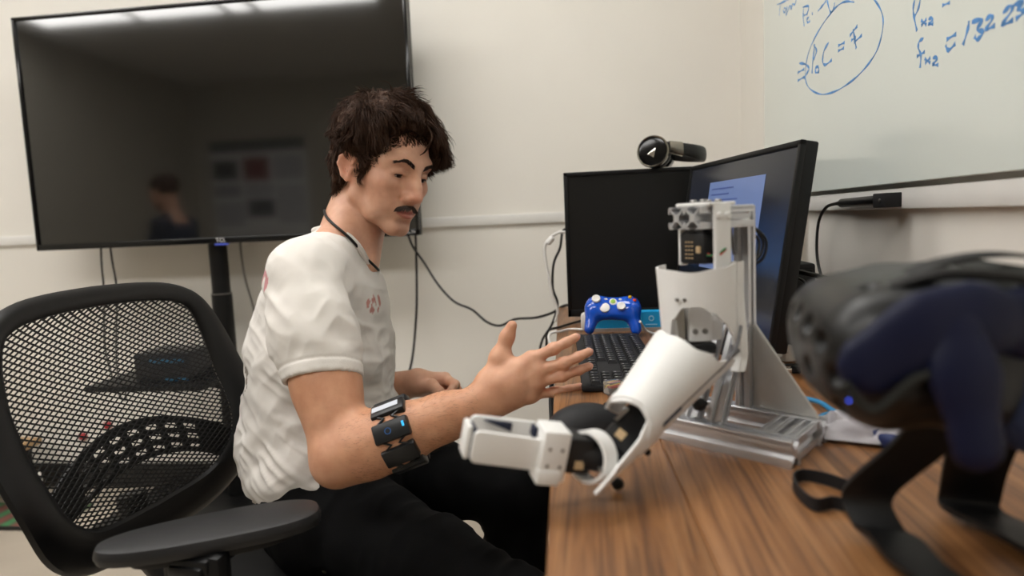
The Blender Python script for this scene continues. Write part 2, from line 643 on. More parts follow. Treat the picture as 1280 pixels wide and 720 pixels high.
        return verts, faces[(faces >= 0).all(1)]


def np_mesh(name, verts, faces, m, parent=None, smooth=True):
    me = bpy.data.meshes.new(name)
    nv, nf = len(verts), len(faces)
    w = faces.shape[1]
    me.vertices.add(nv)
    me.vertices.foreach_set('co', np.ascontiguousarray(verts, np.float32).ravel())
    me.loops.add(nf * w)
    me.loops.foreach_set('vertex_index', np.ascontiguousarray(faces, np.int32).ravel())
    me.polygons.add(nf)
    me.polygons.foreach_set('loop_start', np.arange(0, nf * w, w, dtype=np.int32))
    if smooth:
        me.polygons.foreach_set('use_smooth', np.ones(nf, bool))
    me.update(calc_edges=True)
    me.validate()
    if m is not None:
        me.materials.append(m)
    o = bpy.data.objects.new(name, me)
    col.objects.link(o)
    attach(o, parent)
    return o


def relax(verts, faces, it=3, lam=0.5):
    """Laplacian smoothing of a quad mesh"""
    n = len(verts)
    a = np.concatenate([faces[:, i] for i in range(4)])
    b = np.concatenate([faces[:, (i + 1) % 4] for i in range(4)])
    i0 = np.concatenate([a, b]); i1 = np.concatenate([b, a])
    deg = np.bincount(i0, minlength=n).astype(float)
    v = verts.copy()
    for k in range(it):
        s = np.stack([np.bincount(i0, weights=v[i1, c], minlength=n) for c in range(3)], 1) / deg[:, None]
        l = lam if k % 2 == 0 else -lam * 1.04
        v = v + l * (s - v)
    return v


def vnormals(verts, faces):
    n = np.cross(verts[faces[:, 2]] - verts[faces[:, 0]], verts[faces[:, 3]] - verts[faces[:, 1]])
    out = np.zeros_like(verts)
    for i in range(4):
        for c in range(3):
            out[:, c] += np.bincount(faces[:, i], weights=n[:, c], minlength=len(verts))
    return out / (np.linalg.norm(out, axis=1, keepdims=True) + 1e-12)


_hash = np.random.RandomState(3).rand(64, 64, 64).astype(np.float32)


def vnoise(p, f):
    """smooth value noise, -1..1"""
    q = np.asarray(p) * f
    i = np.floor(q).astype(int)
    t = q - i
    t = t * t * (3 - 2 * t)
    r = 0
    for a in (0, 1):
        for b in (0, 1):
            for c in (0, 1):
                w = (t[:, 0] if a else 1 - t[:, 0]) * (t[:, 1] if b else 1 - t[:, 1]) * (t[:, 2] if c else 1 - t[:, 2])
                r = r + w * _hash[(i[:, 0] + a) & 63, (i[:, 1] + b) & 63, (i[:, 2] + c) & 63]
    return r * 2 - 1


def vec(p):
    return np.array([p[0], p[1], p[2]], float)


def paint(o, name, rgb):
    at = o.data.color_attributes.new(name, 'FLOAT_COLOR', 'POINT')
    c = np.ones((len(o.data.vertices), 4), np.float32)
    c[:, :3] = rgb
    at.data.foreach_set('color', c.ravel())

# ------------------------------------------------------------------ seated man
def skin_mat(name='skin'):
    m = bpy.data.materials.new(name)
    m.use_nodes = True
    nt = m.node_tree
    b = nt.nodes['Principled BSDF']
    at = nt.nodes.new('ShaderNodeAttribute'); at.attribute_name = 'tone'
    tc = nt.nodes.new('ShaderNodeTexCoord')
    n1 = nt.nodes.new('ShaderNodeTexNoise'); n1.inputs['Scale'].default_value = 45.0; n1.inputs['Detail'].default_value = 5.0
    nt.links.new(tc.outputs['Object'], n1.inputs['Vector'])
    rp = nt.nodes.new('ShaderNodeValToRGB')
    rp.color_ramp.elements[0].position = 0.3; rp.color_ramp.elements[0].color = (0.86, 0.80, 0.78, 1)
    rp.color_ramp.elements[1].position = 0.7; rp.color_ramp.elements[1].color = (1.0, 1.0, 1.0, 1)
    nt.links.new(n1.outputs['Fac'], rp.inputs['Fac'])
    ml = nt.nodes.new('ShaderNodeMixRGB'); ml.blend_type = 'MULTIPLY'; ml.inputs['Fac'].default_value = 1.0
    nt.links.new(at.outputs['Color'], ml.inputs[1]); nt.links.new(rp.outputs['Color'], ml.inputs[2])
    nt.links.new(ml.outputs['Color'], b.inputs['Base Color'])
    b.inputs['Roughness'].default_value = 0.48
    b.inputs['Subsurface Weight'].default_value = 0.18
    b.inputs['Subsurface Radius'].default_value = (0.012, 0.005, 0.003)
    b.inputs['Subsurface Scale'].default_value = 0.5
    n2 = nt.nodes.new('ShaderNodeTexNoise'); n2.inputs['Scale'].default_value = 420.0; n2.inputs['Detail'].default_value = 2.0
    nt.links.new(tc.outputs['Object'], n2.inputs['Vector'])
    bp = nt.nodes.new('ShaderNodeBump'); bp.inputs['Strength'].default_value = 0.12; bp.inputs['Distance'].default_value = 0.001
    nt.links.new(n2.outputs['Fac'], bp.inputs['Height']); nt.links.new(bp.outputs['Normal'], b.inputs['Normal'])
    return m


M['skin'] = skin_mat()
M['hair'] = mat('dark brown hair', '3b271b', 0.55, var=0.35, vscale=60, spec=0.15)
M['brow'] = mat('eyebrow hair', '3a2a22', 0.6, var=0.2, vscale=200)
M['pants'] = mat('black denim', '0b0b0c', 0.85, var=0.3, vscale=14, bump=0.25, bscale=500, spec=0.15)
M['eye_white'] = mat('eye white', 'bfb0a6', 0.2, var=0.03)  # darker than a real eye white: shading put into the colour
M['iris'] = mat('dark iris', '20130d', 0.1, var=0.2, vscale=300)


def shirt_mat(name, c):
    m = mat(name, c, 0.85, var=0.03, vscale=10, bump=0.15, bscale=900, spec=0.2)
    nt = m.node_tree
    b = nt.nodes['Principled BSDF']
    src = b.inputs['Base Color'].links[0].from_socket
    at = nt.nodes.new('ShaderNodeAttribute'); at.attribute_name = 'print'
    ml = nt.nodes.new('ShaderNodeMixRGB'); ml.blend_type = 'MULTIPLY'; ml.inputs['Fac'].default_value = 1.0
    nt.links.new(src, ml.inputs[1]); nt.links.new(at.outputs['Color'], ml.inputs[2])
    nt.links.new(ml.outputs['Color'], b.inputs['Base Color'])
    return m


M['shirt'] = shirt_mat('white cotton jersey', 'e4dfd9')


def rot_ypr(yaw, pitch, roll):
    cy, sy = math.cos(yaw), math.sin(yaw); cp, sp = math.cos(pitch), math.sin(pitch); cr, sr = math.cos(roll), math.sin(roll)
    return np.array([[cy, -sy, 0], [sy, cy, 0], [0, 0, 1]]) @ np.array([[cp, 0, sp], [0, 1, 0], [-sp, 0, cp]]) @ np.array([[1, 0, 0], [0, cr, -sr], [0, sr, cr]])


def add_head(S, O, A):
    """head in its own frame: x to the face, y to its left, z up, origin between the ears"""
    w = lambda x, y, z: O + A @ np.array([x, y, z], float)

    def E(c, r, k=0.012, sub=False, B=None):
        S.ell(w(*c), r, A if B is None else A @ B, k, sub)

    def Cn(a, b, ra, rb, k=0.01, sub=False):
        S.cone(w(*a), w(*b), ra, rb, k, sub)
    E((-0.012, 0, 0.048), (0.096, 0.074, 0.084), 0.02)
    E((0.028, 0, 0.045), (0.060, 0.064, 0.062), 0.02)
    E((0.038, 0, 0.0), (0.050, 0.060, 0.070), 0.02)
    E((0.045, 0, -0.043), (0.042, 0.047, 0.048), 0.014)
    for s in (-1, 1):
        Cn((0.005, s * 0.054, -0.012), (0.012, s * 0.055, -0.047), 0.017, 0.0145, 0.010)
        Cn((0.012, s * 0.055, -0.047), (0.048, s * 0.040, -0.070), 0.0145, 0.0135, 0.010)
        Cn((0.048, s * 0.040, -0.070), (0.074, s * 0.013, -0.085), 0.0135, 0.0140, 0.010)
        E((0.060, s * 0.045, -0.006), (0.026, 0.022, 0.020), 0.02)          # cheekbone
        E((0.062, s * 0.030, -0.040), (0.026, 0.022, 0.028), 0.02)          # cheek
        Cn((0.086, s * 0.010, 0.036), (0.080, s * 0.034, 0.042), 0.010, 0.010, 0.014)   # brow ridge
        Cn((0.080, s * 0.034, 0.042), (0.060, s * 0.054, 0.032), 0.010, 0.010, 0.014)
    Cn((0.083, -0.008, -0.085), (0.083, 0.008, -0.085), 0.0148, 0.0148, 0.018)           # chin
    E((0.074, 0, -0.052), (0.026, 0.030, 0.028), 0.016)                                 # mouth barrel
    # eye sockets, then lids over the balls
    for s in (-1, 1):
        E((0.100, s * 0.033, 0.018), (0.018, 0.021, 0.0125), 0.016, True)
        E((0.0735, s * 0.0325, 0.0185), (0.0135, 0.0165, 0.0135), 0.006)
        # opening between the lids
        E((0.0885, s * 0.0330, 0.0130), (0.012, 0.0155, 0.0034), 0.0015, True)
        # upper lid fold
        Cn((0.0845, s * 0.020, 0.0185), (0.0845, s * 0.033, 0.0225), 0.0030, 0.0034, 0.004)
        Cn((0.0845, s * 0.033, 0.0225), (0.0770, s * 0.047, 0.0165), 0.0034, 0.0028, 0.004)
    # nose
    Cn((0.090, 0, 0.026), (0.104, 0, 0.000), 0.0085, 0.0085, 0.012)
    Cn((0.104, 0, 0.000), (0.1130, 0, -0.0180), 0.0080, 0.0098, 0.008)
    Cn((0.085, 0, 0.012), (0.094, 0, -0.018), 0.0125, 0.0140, 0.014)
    for s in (-1, 1):
        E((0.1000, s * 0.0130, -0.0225), (0.0125, 0.0080, 0.0088), 0.006)
        E((0.1060, s * 0.0075, -0.0305), (0.0070, 0.0042, 0.0048), 0.003, True)
        Cn((0.1010, s * 0.0225, -0.0120), (0.0900, s * 0.0235, -0.0270), 0.0020, 0.0024, 0.005, True)
    Cn((0.1090, 0, -0.0240), (0.0965, 0, -0.0330), 0.0050, 0.0050, 0.006)
    # lips
    for s in (-1, 1):
        Cn((0.1000, s * 0.004, -0.0475), (0.0885, s * 0.0235, -0.0530), 0.0056, 0.0028, 0.006)
        Cn((0.0985, 0.0, -0.0590), (0.0880, s * 0.0220, -0.0545), 0.0066, 0.0028, 0.006)
    for s in (-1, 1):
        Cn((0.1055, 0, -0.0530), (0.0920, s * 0.0245, -0.0535), 0.0014, 0.0010, 0.003, True)
    E((0.100, 0, -0.0715), (0.010, 0.018, 0.0055), 0.010, True)                         # under the lip
    # ears
    for s in (-1, 1):
        B = rot_ypr(s * math.radians(-18), math.radians(-14), 0)
        E((-0.009, s * 0.0755, 0.001), (0.0155, 0.0062, 0.024), 0.008, False, B)
        E((-0.006, s * 0.0830, 0.004), (0.0115, 0.0090, 0.0185), 0.004, True, B)
        pts = [(-0.002, 0.0765, -0.022), (-0.012, 0.080, -0.016), (-0.025, 0.084, 0.002), (-0.024, 0.084, 0.014), (-0.016, 0.082, 0.023), (-0.005, 0.079, 0.024), (0.004, 0.076, 0.018), (0.002, 0.077, 0.008)]
        rs = [0.0052, 0.0042, 0.0036, 0.0036, 0.0036, 0.0034, 0.003, 0.003]
        for i in range(len(pts) - 1):
            a, b2 = pts[i], pts[i + 1]
            Cn((a[0], s * a[1], a[2]), (b2[0], s * b2[1], b2[2]), rs[i], rs[i + 1], 0.004)
        Cn((0.003, s * 0.077, -0.003), (0.003, s * 0.077, -0.010), 0.004, 0.004, 0.004)   # tragus
    return w


def finger(S, pts, rs, k=0.004):
    for i in range(len(pts) - 1):
        S.cone(pts[i], pts[i + 1], rs[i], rs[i + 1], k)


# ---- joints (seen in the photograph, at the distances of a real body)
HO = np.array([-0.411, 1.323, 1.100])
HA = rot_ypr(math.radians(-28.8), math.radians(18.7), math.radians(-7.0))
SHR, ELR, WRR = vec(P(379, 350, 1.12)), vec(P(424, 572, 0.99)), vec(P(600, 504, 1.02))
TY = math.radians(6)
TF, TL = np.array([math.cos(TY), math.sin(TY), 0]), np.array([-math.sin(TY), math.cos(TY), 0])
SHL = SHR + TL * 0.345 + np.array([-0.020, 0, 0.0])
WRL = vec(P(522, 478, 1.43))
ELL = vec(P(430, 500, 1.52))
SHM = (SHR + SHL) / 2
PEL = np.array([-0.520, 1.255, 0.50])
HIPR, HIPL = np.array([-0.505, 1.145, 0.475]), np.array([-0.480, 1.355, 0.475])
KNR, KNL = vec(P(708, 800, 0.93)), vec(P(650, 616, 1.30))
ANR, ANL = np.array([-0.11, 0.98, 0.10]), np.array([-0.20, 1.30, 0.10])
TORSO = [PEL + (0, 0, 0.04), np.array([-0.535, 1.275, 0.64]), np.array([-0.525, 1.285, 0.76]), np.array([-0.523, 1.295, 0.865])]

man = empty('person', (PEL[0], PEL[1], 0.0), 'dark-haired man with a moustache in a white T-shirt seated facing the robot arm', 'person')

# ---- body
S = SDF((-0.80, 0.92, 0.40), (0.06, 1.66, 1.29), 0.0023)
TB = np.stack([TF, TL, np.array([0, 0, 1.0])], 1)
S.ell(TORSO[0], (0.125, 0.165, 0.11), TB, 0.03)
S.ell(TORSO[1], (0.105, 0.140, 0.13), TB, 0.05)
S.ell(TORSO[2], (0.115, 0.150, 0.13), TB, 0.05)
S.ell(TORSO[3], (0.098, 0.150, 0.09), TB, 0.05)
S.cone(SHR + TL * 0.03, SHL - TL * 0.03, 0.052, 0.052, 0.05)
NB = np.array([-0.483, 1.296, SHM[2] + 0.018])
NT = HO + HA @ np.array([-0.028, 0, -0.045])
S.cone(NB - TF * 0.006, NT + HA @ np.array([-0.008, 0, 0]), 0.061, 0.050, 0.02)
S.cone(NB + TF * 0.030, HO + HA @ np.array([-0.004, 0, -0.062]), 0.034, 0.026, 0.02)
for sgn, sh in ((-1, SHR), (1, SHL)):
    S.cone(sh * 0.75 + SHM * 0.25 + np.array([0, 0, 0.02]), NB * 0.35 + NT * 0.65, 0.035, 0.030, 0.04)
    S.cone(HO + HA @ np.array([-0.016, sgn * 0.045, -0.026]), NB + TF * 0.048 + TL * sgn * 0.018, 0.012, 0.012, 0.016)
O = HO
headw = add_head(S, HO, HA)
# near arm
d_up = (ELR - SHR) / np.linalg.norm(ELR - SHR)
d_fo = (WRR - ELR) / np.linalg.norm(WRR - ELR)
S.chain([SHR, SHR + d_up * 0.10, SHR + d_up * 0.19, ELR], [0.051, 0.052, 0.047, 0.038], 0.03)
S.cone(SHR + d_up * 0.14 + d_fo * 0.012, SHR + d_up * 0.24 + d_fo * 0.010, 0.045, 0.040, 0.03)
S.cone(ELR, ELR - d_fo * 0.010 + d_up * 0.012, 0.030, 0.022, 0.02)
fl = np.linalg.norm(WRR - ELR)
S.chain([ELR, ELR + d_fo * fl * 0.22, ELR + d_fo * fl * 0.45, ELR + d_fo * fl * 0.75, WRR], [0.038, 0.0455, 0.0425, 0.0325, 0.0265], 0.03)
# far arm
S.chain([SHL, SHL * 0.5 + ELL * 0.5, ELL], [0.056, 0.050, 0.042], 0.03)
S.chain([ELL, ELL * 0.65 + WRL * 0.35, WRL], [0.042, 0.044, 0.029], 0.03)
# near hand: back of the hand to the camera, thumb up, fingers spread
hp = lambda x, y, Y: vec(P(x, y, Y))
mcp = [hp(664, 449, 1.037), hp(672, 463, 1.032), hp(670, 478, 1.032), hp(663, 493, 1.037)]
pip = [hp(692, 436, 1.032), hp(705, 454, 1.027), hp(703, 469.5, 1.030), hp(695, 490, 1.040)]
dip = [hp(708, 428, 1.037), hp(723, 446, 1.034), hp(723, 463, 1.038), hp(711, 486.5, 1.047)]
tip = [hp(720, 421.5, 1.047), hp(736, 440, 1.044), hp(736, 458, 1.048), hp(725, 483, 1.054)]
fr = [(0.0098, 0.0083, 0.0075, 0.0068), (0.0100, 0.0085, 0.0077, 0.0069), (0.0095, 0.0082, 0.0074, 0.0067), (0.0086, 0.0074, 0.0066, 0.0060)]
wrist = [WRR + np.array([0, 0, 0.012]), WRR + np.array([0.002, 0, 0.004]), WRR + np.array([0.002, 0, -0.006]), WRR + np.array([0.000, 0, -0.014])]
pn = np.cross(mcp[0] - WRR, mcp[3] - WRR); pn /= np.linalg.norm(pn)
for i in range(4):
    S.cone(wrist[i], mcp[i], 0.0185, 0.0125, 0.016)
    finger(S, [mcp[i], pip[i], dip[i], tip[i]], fr[i], 0.004)
    S.ell(pip[i], (0.0092, 0.0090, 0.0092) if i < 3 else (0.0080, 0.0080, 0.0080), None, 0.006)
    S.ell(mcp[i] - pn * 0.004 * (1 if pn[1] > 0 else -1), (0.0115, 0.0105, 0.0115), None, 0.010)
tcmc, tmcp, tip_, ttip = hp(612, 478, 1.032), hp(625, 447, 1.045), hp(634, 421, 1.050), hp(640, 407, 1.048)
finger(S, [WRR * 0.6 + tcmc * 0.4, tcmc, tmcp, tip_, ttip], (0.020, 0.0175, 0.0135, 0.0105, 0.0082), 0.010)
S.cone(tmcp, mcp[0] * 0.75 + WRR * 0.25, 0.010, 0.010, 0.018)      # web
S.cone(tcmc, mcp[1] * 0.6 + WRR * 0.4, 0.018, 0.015, 0.016)
for i in range(3):      # tendons
    S.cone(WRR * 0.55 + mcp[i] * 0.45 - np.array([0, 0.0135, 0]), mcp[i] - np.array([0, 0.009, 0]), 0.0022, 0.0030, 0.006)
# far hand: a loose fist, thumb side to the camera
fk = [hp(556, 473, 1.45), hp(559, 480, 1.465), hp(560, 488, 1.48), hp(558, 496, 1.49)]
for i in range(4):
    S.cone(WRL, fk[i], 0.022, 0.0145, 0.014)
fe = [hp(569, 481, 1.425), hp(571, 487, 1.445), hp(571, 494, 1.46), hp(568, 501, 1.475)]
ft = [hp(561, 494, 1.405), hp(562, 500, 1.425), hp(561, 505, 1.44), hp(558, 510, 1.455)]
fz = [hp(550, 491, 1.41), hp(551, 497, 1.43), hp(551, 502, 1.44), hp(549, 506, 1.455)]
for i in range(4):
    finger(S, [fk[i], fe[i], ft[i], fz[i]], (0.0120, 0.0105, 0.0095, 0.0085), 0.004)
finger(S, [WRL + np.array([0.01, -0.012, -0.008]), hp(540, 482, 1.405), hp(549, 490, 1.385), hp(556, 497, 1.38)], (0.018, 0.0135, 0.0110, 0.0085), 0.006)
v, f = S.mesh()
v = relax(v, f, 4, 0.45)
# skin tone, by where on the body a point lies
q = (v - HO) @ HA      # head coordinates
base = np.array(lin('e2b094'))
tone = np.tile(base, (len(v), 1))


def blob(c, r):
    d = (((q - np.array(c)) / np.array(r)) ** 2).sum(1)
    return np.exp(-d)[:, None]


def mixc(w, c):
    global tone
    tone = tone * (1 - w) + np.array(lin(c)) * w


mixc(np.clip(blob((0.062, -0.045, -0.010), (0.03, 0.03, 0.022)) + blob((0.062, 0.045, -0.010), (0.03, 0.03, 0.022)), 0, 1) * 0.45, 'cf8a6e')
mixc(blob((0.112, 0, -0.02), (0.016, 0.018, 0.016)) * 0.55, 'd4826a')
mixc(np.clip(blob((-0.01, -0.08, 0.0), (0.03, 0.014, 0.035)) + blob((-0.01, 0.08, 0.0), (0.03, 0.014, 0.035)), 0, 1) * 0.4, 'cf7f66')
jaw = np.clip(blob((0.05, 0, -0.085), (0.06, 0.06, 0.030)) * 1.1, 0, 1)
mixc(jaw * 0.38, 'a98670')
mixc(np.clip(blob((0.1005, 0, -0.046), (0.016, 0.028, 0.010)), 0, 1) * 0.45, 'a07a66')
lipd = np.abs(q[:, 2] + 0.0535 + 0.0015 * 0) < (0.0085 * np.sqrt(np.clip(1 - (q[:, 1] / 0.0245) ** 2, 0, 1)))
lipw = (lipd & (q[:, 0] > 0.080)).astype(float)[:, None]
mixc(lipw * 0.75, 'b5615a')
# eyelid shade of the skin and a mole on the cheek
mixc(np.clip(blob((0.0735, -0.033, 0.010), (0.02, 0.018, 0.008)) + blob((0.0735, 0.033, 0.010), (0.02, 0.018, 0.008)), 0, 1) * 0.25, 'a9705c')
mixc(np.clip(blob((0.079, -0.047, -0.004), (0.004, 0.0022, 0.0022)) * 1.3, 0, 1) * 0.8, '5a3628')
# reddish knuckles and finger ends
for pts in (pip, mcp, tip, [ttip, tip_]):
    for c in pts:
        d = ((v - c) ** 2).sum(1)
        mixc(np.exp(-d / 0.010 ** 2)[:, None] * 0.30, 'cf8468')
armw = np.maximum(np.exp(-(((v - (ELR + WRR) / 2) ** 2).sum(1)) / 0.20 ** 2), np.exp(-(((v - (ELR + SHR) / 2) ** 2).sum(1)) / 0.17 ** 2))[:, None]
mixc(np.clip(armw * 1.2, 0, 1) * 0.62, 'cc9168')
body = np_mesh('body', v, f, M['skin'], man)
paint(body, 'tone', tone)

# fine dark hair on the near forearm
ta = ((v - ELR) @ d_fo) / fl
rd = np.linalg.norm((v - ELR) - ((v - ELR) @ d_fo)[:, None] * d_fo, axis=1)
cand = np.where((ta > 0.1) & (ta < 1.0) & (rd < 0.056))[0]
rsh = np.random.RandomState(8)
pk = rsh.choice(cand, 2600)
bn = vnormals(v, f)[pk]
hd_ = d_fo * 1.0 + bn * 0.28 + np.array([0, 0, -0.35]) + rsh.randn(len(pk), 3) * 0.25
hd_ -= bn * (np.minimum((hd_ * bn).sum(1) - 0.15, 0))[:, None]
hd_ /= np.linalg.norm(hd_, axis=1, keepdims=True)
hl_ = (0.004 + 0.006 * rsh.rand(len(pk)))[:, None]
sd_ = np.cross(hd_, bn); sd_ /= np.linalg.norm(sd_, axis=1, keepdims=True) + 1e-9
a0 = v[pk]; a1 = a0 + hd_ * hl_
hw_ = 0.00010
hv3 = np.concatenate([a0 - sd_ * hw_, a0 + sd_ * hw_, a0 + bn * hw_ * 1.5, a1])
nn_ = len(pk); ar = np.arange(nn_)
hf3 = np.concatenate([np.stack([ar, ar + nn_, ar + 3 * nn_], 1), np.stack([ar + nn_, ar + 2 * nn_, ar + 3 * nn_], 1), np.stack([ar + 2 * nn_, ar, ar + 3 * nn_], 1)])
M['arm_hair'] = mat('brown arm hair', '5a3d2a', 0.6, var=0.1)
np_mesh('arm_hair', hv3, hf3, M['arm_hair'], body)['kind'] = 'stuff'

# fingernails of the near hand
M['nail'] = mat('finger nail', 'dda793', 0.3, var=0.03)
for i in range(4):
    ax = (tip[i] - dip[i]); ax /= np.linalg.norm(ax)
    out = np.array([0.05, -1.0, 0.15]); out -= ax * (ax @ out); out /= np.linalg.norm(out)
    sd = np.cross(ax, out)
    c = tip[i] + out * (fr[i][3] * 0.62)
    Lm = Matrix(((ax[0], sd[0], out[0], c[0]), (ax[1], sd[1], out[1], c[1]), (ax[2], sd[2], out[2], c[2]), (0, 0, 0, 1)))
    MB(Lm).ball((0, 0, 0), (0.0062, 0.0046, 0.0026), 12).build('nail', M['nail'], body)

# eyes
for s in (-1, 1):
    c = headw(0.0720, s * 0.0325, 0.0175)
    e = MB().ball(tuple(c), 0.0131, 24).build('eye', M['eye_white'], body)
    g = HA @ rot_ypr(0, math.radians(16), 0) @ np.array([1.0, 0, 0])
    c2 = c + g * 0.0104
    MB().lathe(c2, g, [(0.0, 0.0068), (0.0018, 0.0062), (0.0030, 0.0036), (0.0034, 0.0001)], 20).build('iris', M['iris'], e)

M['lash'] = mat('eyelash', '17100d', 0.6)
for s in (-1, 1):
    ec = np.array([0.0720, s * 0.0325, 0.0175])
    pts, pts2 = [], []
    for k in range(11):
        t = -1 + 0.2 * k
        yy = 0.0142 * t * s
        zz = -0.0045 + 0.0036 * (1 - t * t) - 0.0006 * t
        xx = math.sqrt(max(1e-8, 0.0142 ** 2 - yy * yy * 0.72 - zz * zz))
        pts.append(headw(*(ec + np.array([xx, yy, zz]))))
        zz2 = -0.0050 - 0.0028 * (1 - t * t)
        xx2 = math.sqrt(max(1e-8, 0.0139 ** 2 - yy * yy * 0.72 - zz2 * zz2))
        pts2.append(headw(*(ec + np.array([xx2, yy, zz2]))))
    MB().tube(pts, [0.0003] + [0.0010] * 9 + [0.0003], 6).build('eyelashes', M['lash'], body)
    MB().tube(pts2, [0.0002] + [0.0004] * 9 + [0.0002], 6).build('eyelashes', M['lash'], body)

# ---- hair
H = SDF(HO - 0.16, HO + 0.17, 0.0026)


def HE(c, r, k=0.012, sub=False, B=None):
    H.ell(headw(*c), r, HA if B is None else HA @ B, k, sub)


HE((-0.014, 0, 0.060), (0.106, 0.084, 0.096), 0.01)
HE((0.022, 0, 0.086), (0.066, 0.074, 0.064), 0.02)
HE((-0.050, 0, 0.010), (0.056, 0.070, 0.062), 0.02)
HE((0.024, 0.045, 0.085), (0.068, 0.040, 0.045), 0.02)
# keep only above the hair line
HE((0.112, -0.016, 0.044), (0.066, 0.080, 0.070), 0.010, True)          # face opening
HE((0.060, 0, -0.060), (0.075, 0.10, 0.088), 0.008, True)             # cheeks and jaw
for s in (-1, 1):
    HE((-0.006, s * 0.087, -0.008), (0.026, 0.030, 0.034), 0.006, True)    # around the ears
    H.cone(headw(0.022, s * 0.063, 0.030), headw(0.022, s * 0.066, -0.004), 0.012, 0.007, 0.008, sq=(HA[:, 1], 1.6))   # side burns
    H.cone(headw(-0.040, s * 0.060, 0.010), headw(-0.048, s * 0.055, -0.040), 0.016, 0.010, 0.012)
H.plane(headw(-0.05, 0, -0.056), HA @ np.array([0.25, 0, -1.0]), 0.006)
hv, hf = H.mesh()
hv = relax(hv, hf, 4, 0.5)
hn = vnormals(hv, hf)
ql = (hv - HO) @ HA
hv = hv + hn * (0.0035 * vnoise(hv, 70) + 0.003 * vnoise(hv, 150))[:, None]
hair = np_mesh('hair', hv, hf, M['hair'], man)
# locks growing from the crown, combed forward and down
rs_ = np.random.RandomState(11)
nroot = 15000
pick = rs_.randint(0, len(hv), nroot)
roots, rn = hv[pick], hn[pick]
rl = (roots - HO) @ HA
rnl = rn @ HA
crown = np.array([-0.062, 0.015, 0.125])
pos = rl - rnl * 0.002
edge_ = ((rnl[:, 0] > 0.45) & (rl[:, 0] > 0.05) & (rl[:, 2] < 0.115) & (rl[:, 1] < 0.03)) | ((rl[:, 0] > 0.035) & (rnl[:, 2] < -0.05) & (rl[:, 1] < 0.02)) | ((rl[:, 0] > 0.028) & (rl[:, 2] < 0.065) & (rl[:, 1] < 0.0))
keep = (rnl[:, 2] > -0.6) | edge_
pos, rnl_, rl_, edge_ = pos[keep], rnl[keep], rl[keep], edge_[keep]
nseg = 7
clump = np.stack([vnoise(rl_, 55), vnoise(rl_ + 7.3, 55), vnoise(rl_ + 3.1, 55)], 1)
fine = rs_.randn(len(pos), 3) * 0.16
away = pos - crown
away /= np.linalg.norm(away, axis=1, keepdims=True) + 1e-6
flow = away + np.array([0.35, -0.05, -0.10])
flow -= rnl_ * (flow * rnl_).sum(1, keepdims=True)
flow /= np.linalg.norm(flow, axis=1, keepdims=True) + 1e-6
top = np.clip((rl_[:, 2] - 0.03) / 0.07, 0, 1)
length = 0.022 + 0.030 * top + 0.010 * rs_.rand(len(pos))
back = rl_[:, 0] < -0.055
length[back] *= 0.75
front = (rl_[:, 0] > 0.045) & (rl_[:, 2] > 0.06)
length[front] *= np.where(rl_[front][:, 1] > 0.012, 1.05, 0.5)
flow[front] += np.where(rl_[front][:, 1:2] > 0.012, [[0.1, 0.25, -0.35]], [[-0.1, -0.9, 0.1]])
flow[edge_] = np.array([-0.35, -0.55, 0.75])
length[edge_] = 0.010 + 0.012 * rs_.rand(int(edge_.sum()))
dirv = flow + rnl_ * (0.30 + 0.35 * front[:, None]) + clump * 0.75 + fine
dirv /= np.linalg.norm(dirv, axis=1, keepdims=True)
line = [pos.copy()]
gdown = np.array([0, 0, -1.0]) @ HA
for sgi in range(nseg):
    step = (length / nseg)[:, None]
    pos = pos + dirv * step
    tt = (sgi + 1) / nseg
    curl = np.stack([vnoise(pos * 1.0 + 1.7, 45), vnoise(pos + 5.2, 45), vnoise(pos + 9.9, 45)], 1)
    dirv = dirv + flow * 0.10 + gdown * ((0.10 + 0.12 * tt) * np.where(edge_, 0.2, 1.0))[:, None] - rnl_ * 0.10 + curl * 0.42
    dirv /= np.linalg.norm(dirv, axis=1, keepdims=True)
    # stay outside the skull
    cc = np.array([-0.014, 0, 0.052]); rr = np.array([0.102, 0.080, 0.088])
    k0 = np.sqrt((((pos - cc) / rr) ** 2).sum(1))
    ins = k0 < 1.0
    pos[ins] = cc + (pos[ins] - cc) / k0[ins, None]
    line.append(pos.copy())
line = np.stack(line, 1) @ HA.T + HO
nS, nP = line.shape[:2]
tan = np.gradient(line, axis=1)
tan /= np.linalg.norm(tan, axis=2, keepdims=True) + 1e-9
refv = rs_.randn(nS, 1, 3)
u = np.cross(tan, refv); u /= np.linalg.norm(u, axis=2, keepdims=True) + 1e-9
w_ = np.cross(tan, u)
rad = (0.00062 * np.array([0.8, 1.0, 1.0, 1.0, 0.9, 0.75, 0.5, 0.12]))[None, :, None] * (0.7 + 0.6 * rs_.rand(nS, 1, 1))
ring = [line + rad * (u * math.cos(a) + w_ * math.sin(a)) for a in (0, 2.094, 4.189)]
sv = np.stack(ring, 2).reshape(-1, 3)
idx = np.arange(nS * nP * 3).reshape(nS, nP, 3)
sf = []
for j in range(3):
    j2 = (j + 1) % 3
    sf.append(np.stack([idx[:, :-1, j], idx[:, :-1, j2], idx[:, 1:, j2], idx[:, 1:, j]], -1).reshape(-1, 4))
np_mesh('hair_locks', sv, np.concatenate(sf), M['hair'], hair)['kind'] = 'stuff'


def short_hairs(name, spots, parent, m=None):
    """spots: (root in head coordinates, direction in head coordinates, length, radius)"""
    b = MB()
    for r, d, L, rad in spots:
        r = np.array(r); d = np.array(d); d = d / np.linalg.norm(d)
        pts = [headw(*(r + d * L * t + np.array([-0.0, 0, -0.10 * L * t * t]))) for t in (0, 0.5, 1.0)]
        b.tube(pts, [rad, rad * 0.85, rad * 0.2], 4, caps=False)
    o = b.build(name, m or M['brow'], parent)
    return o


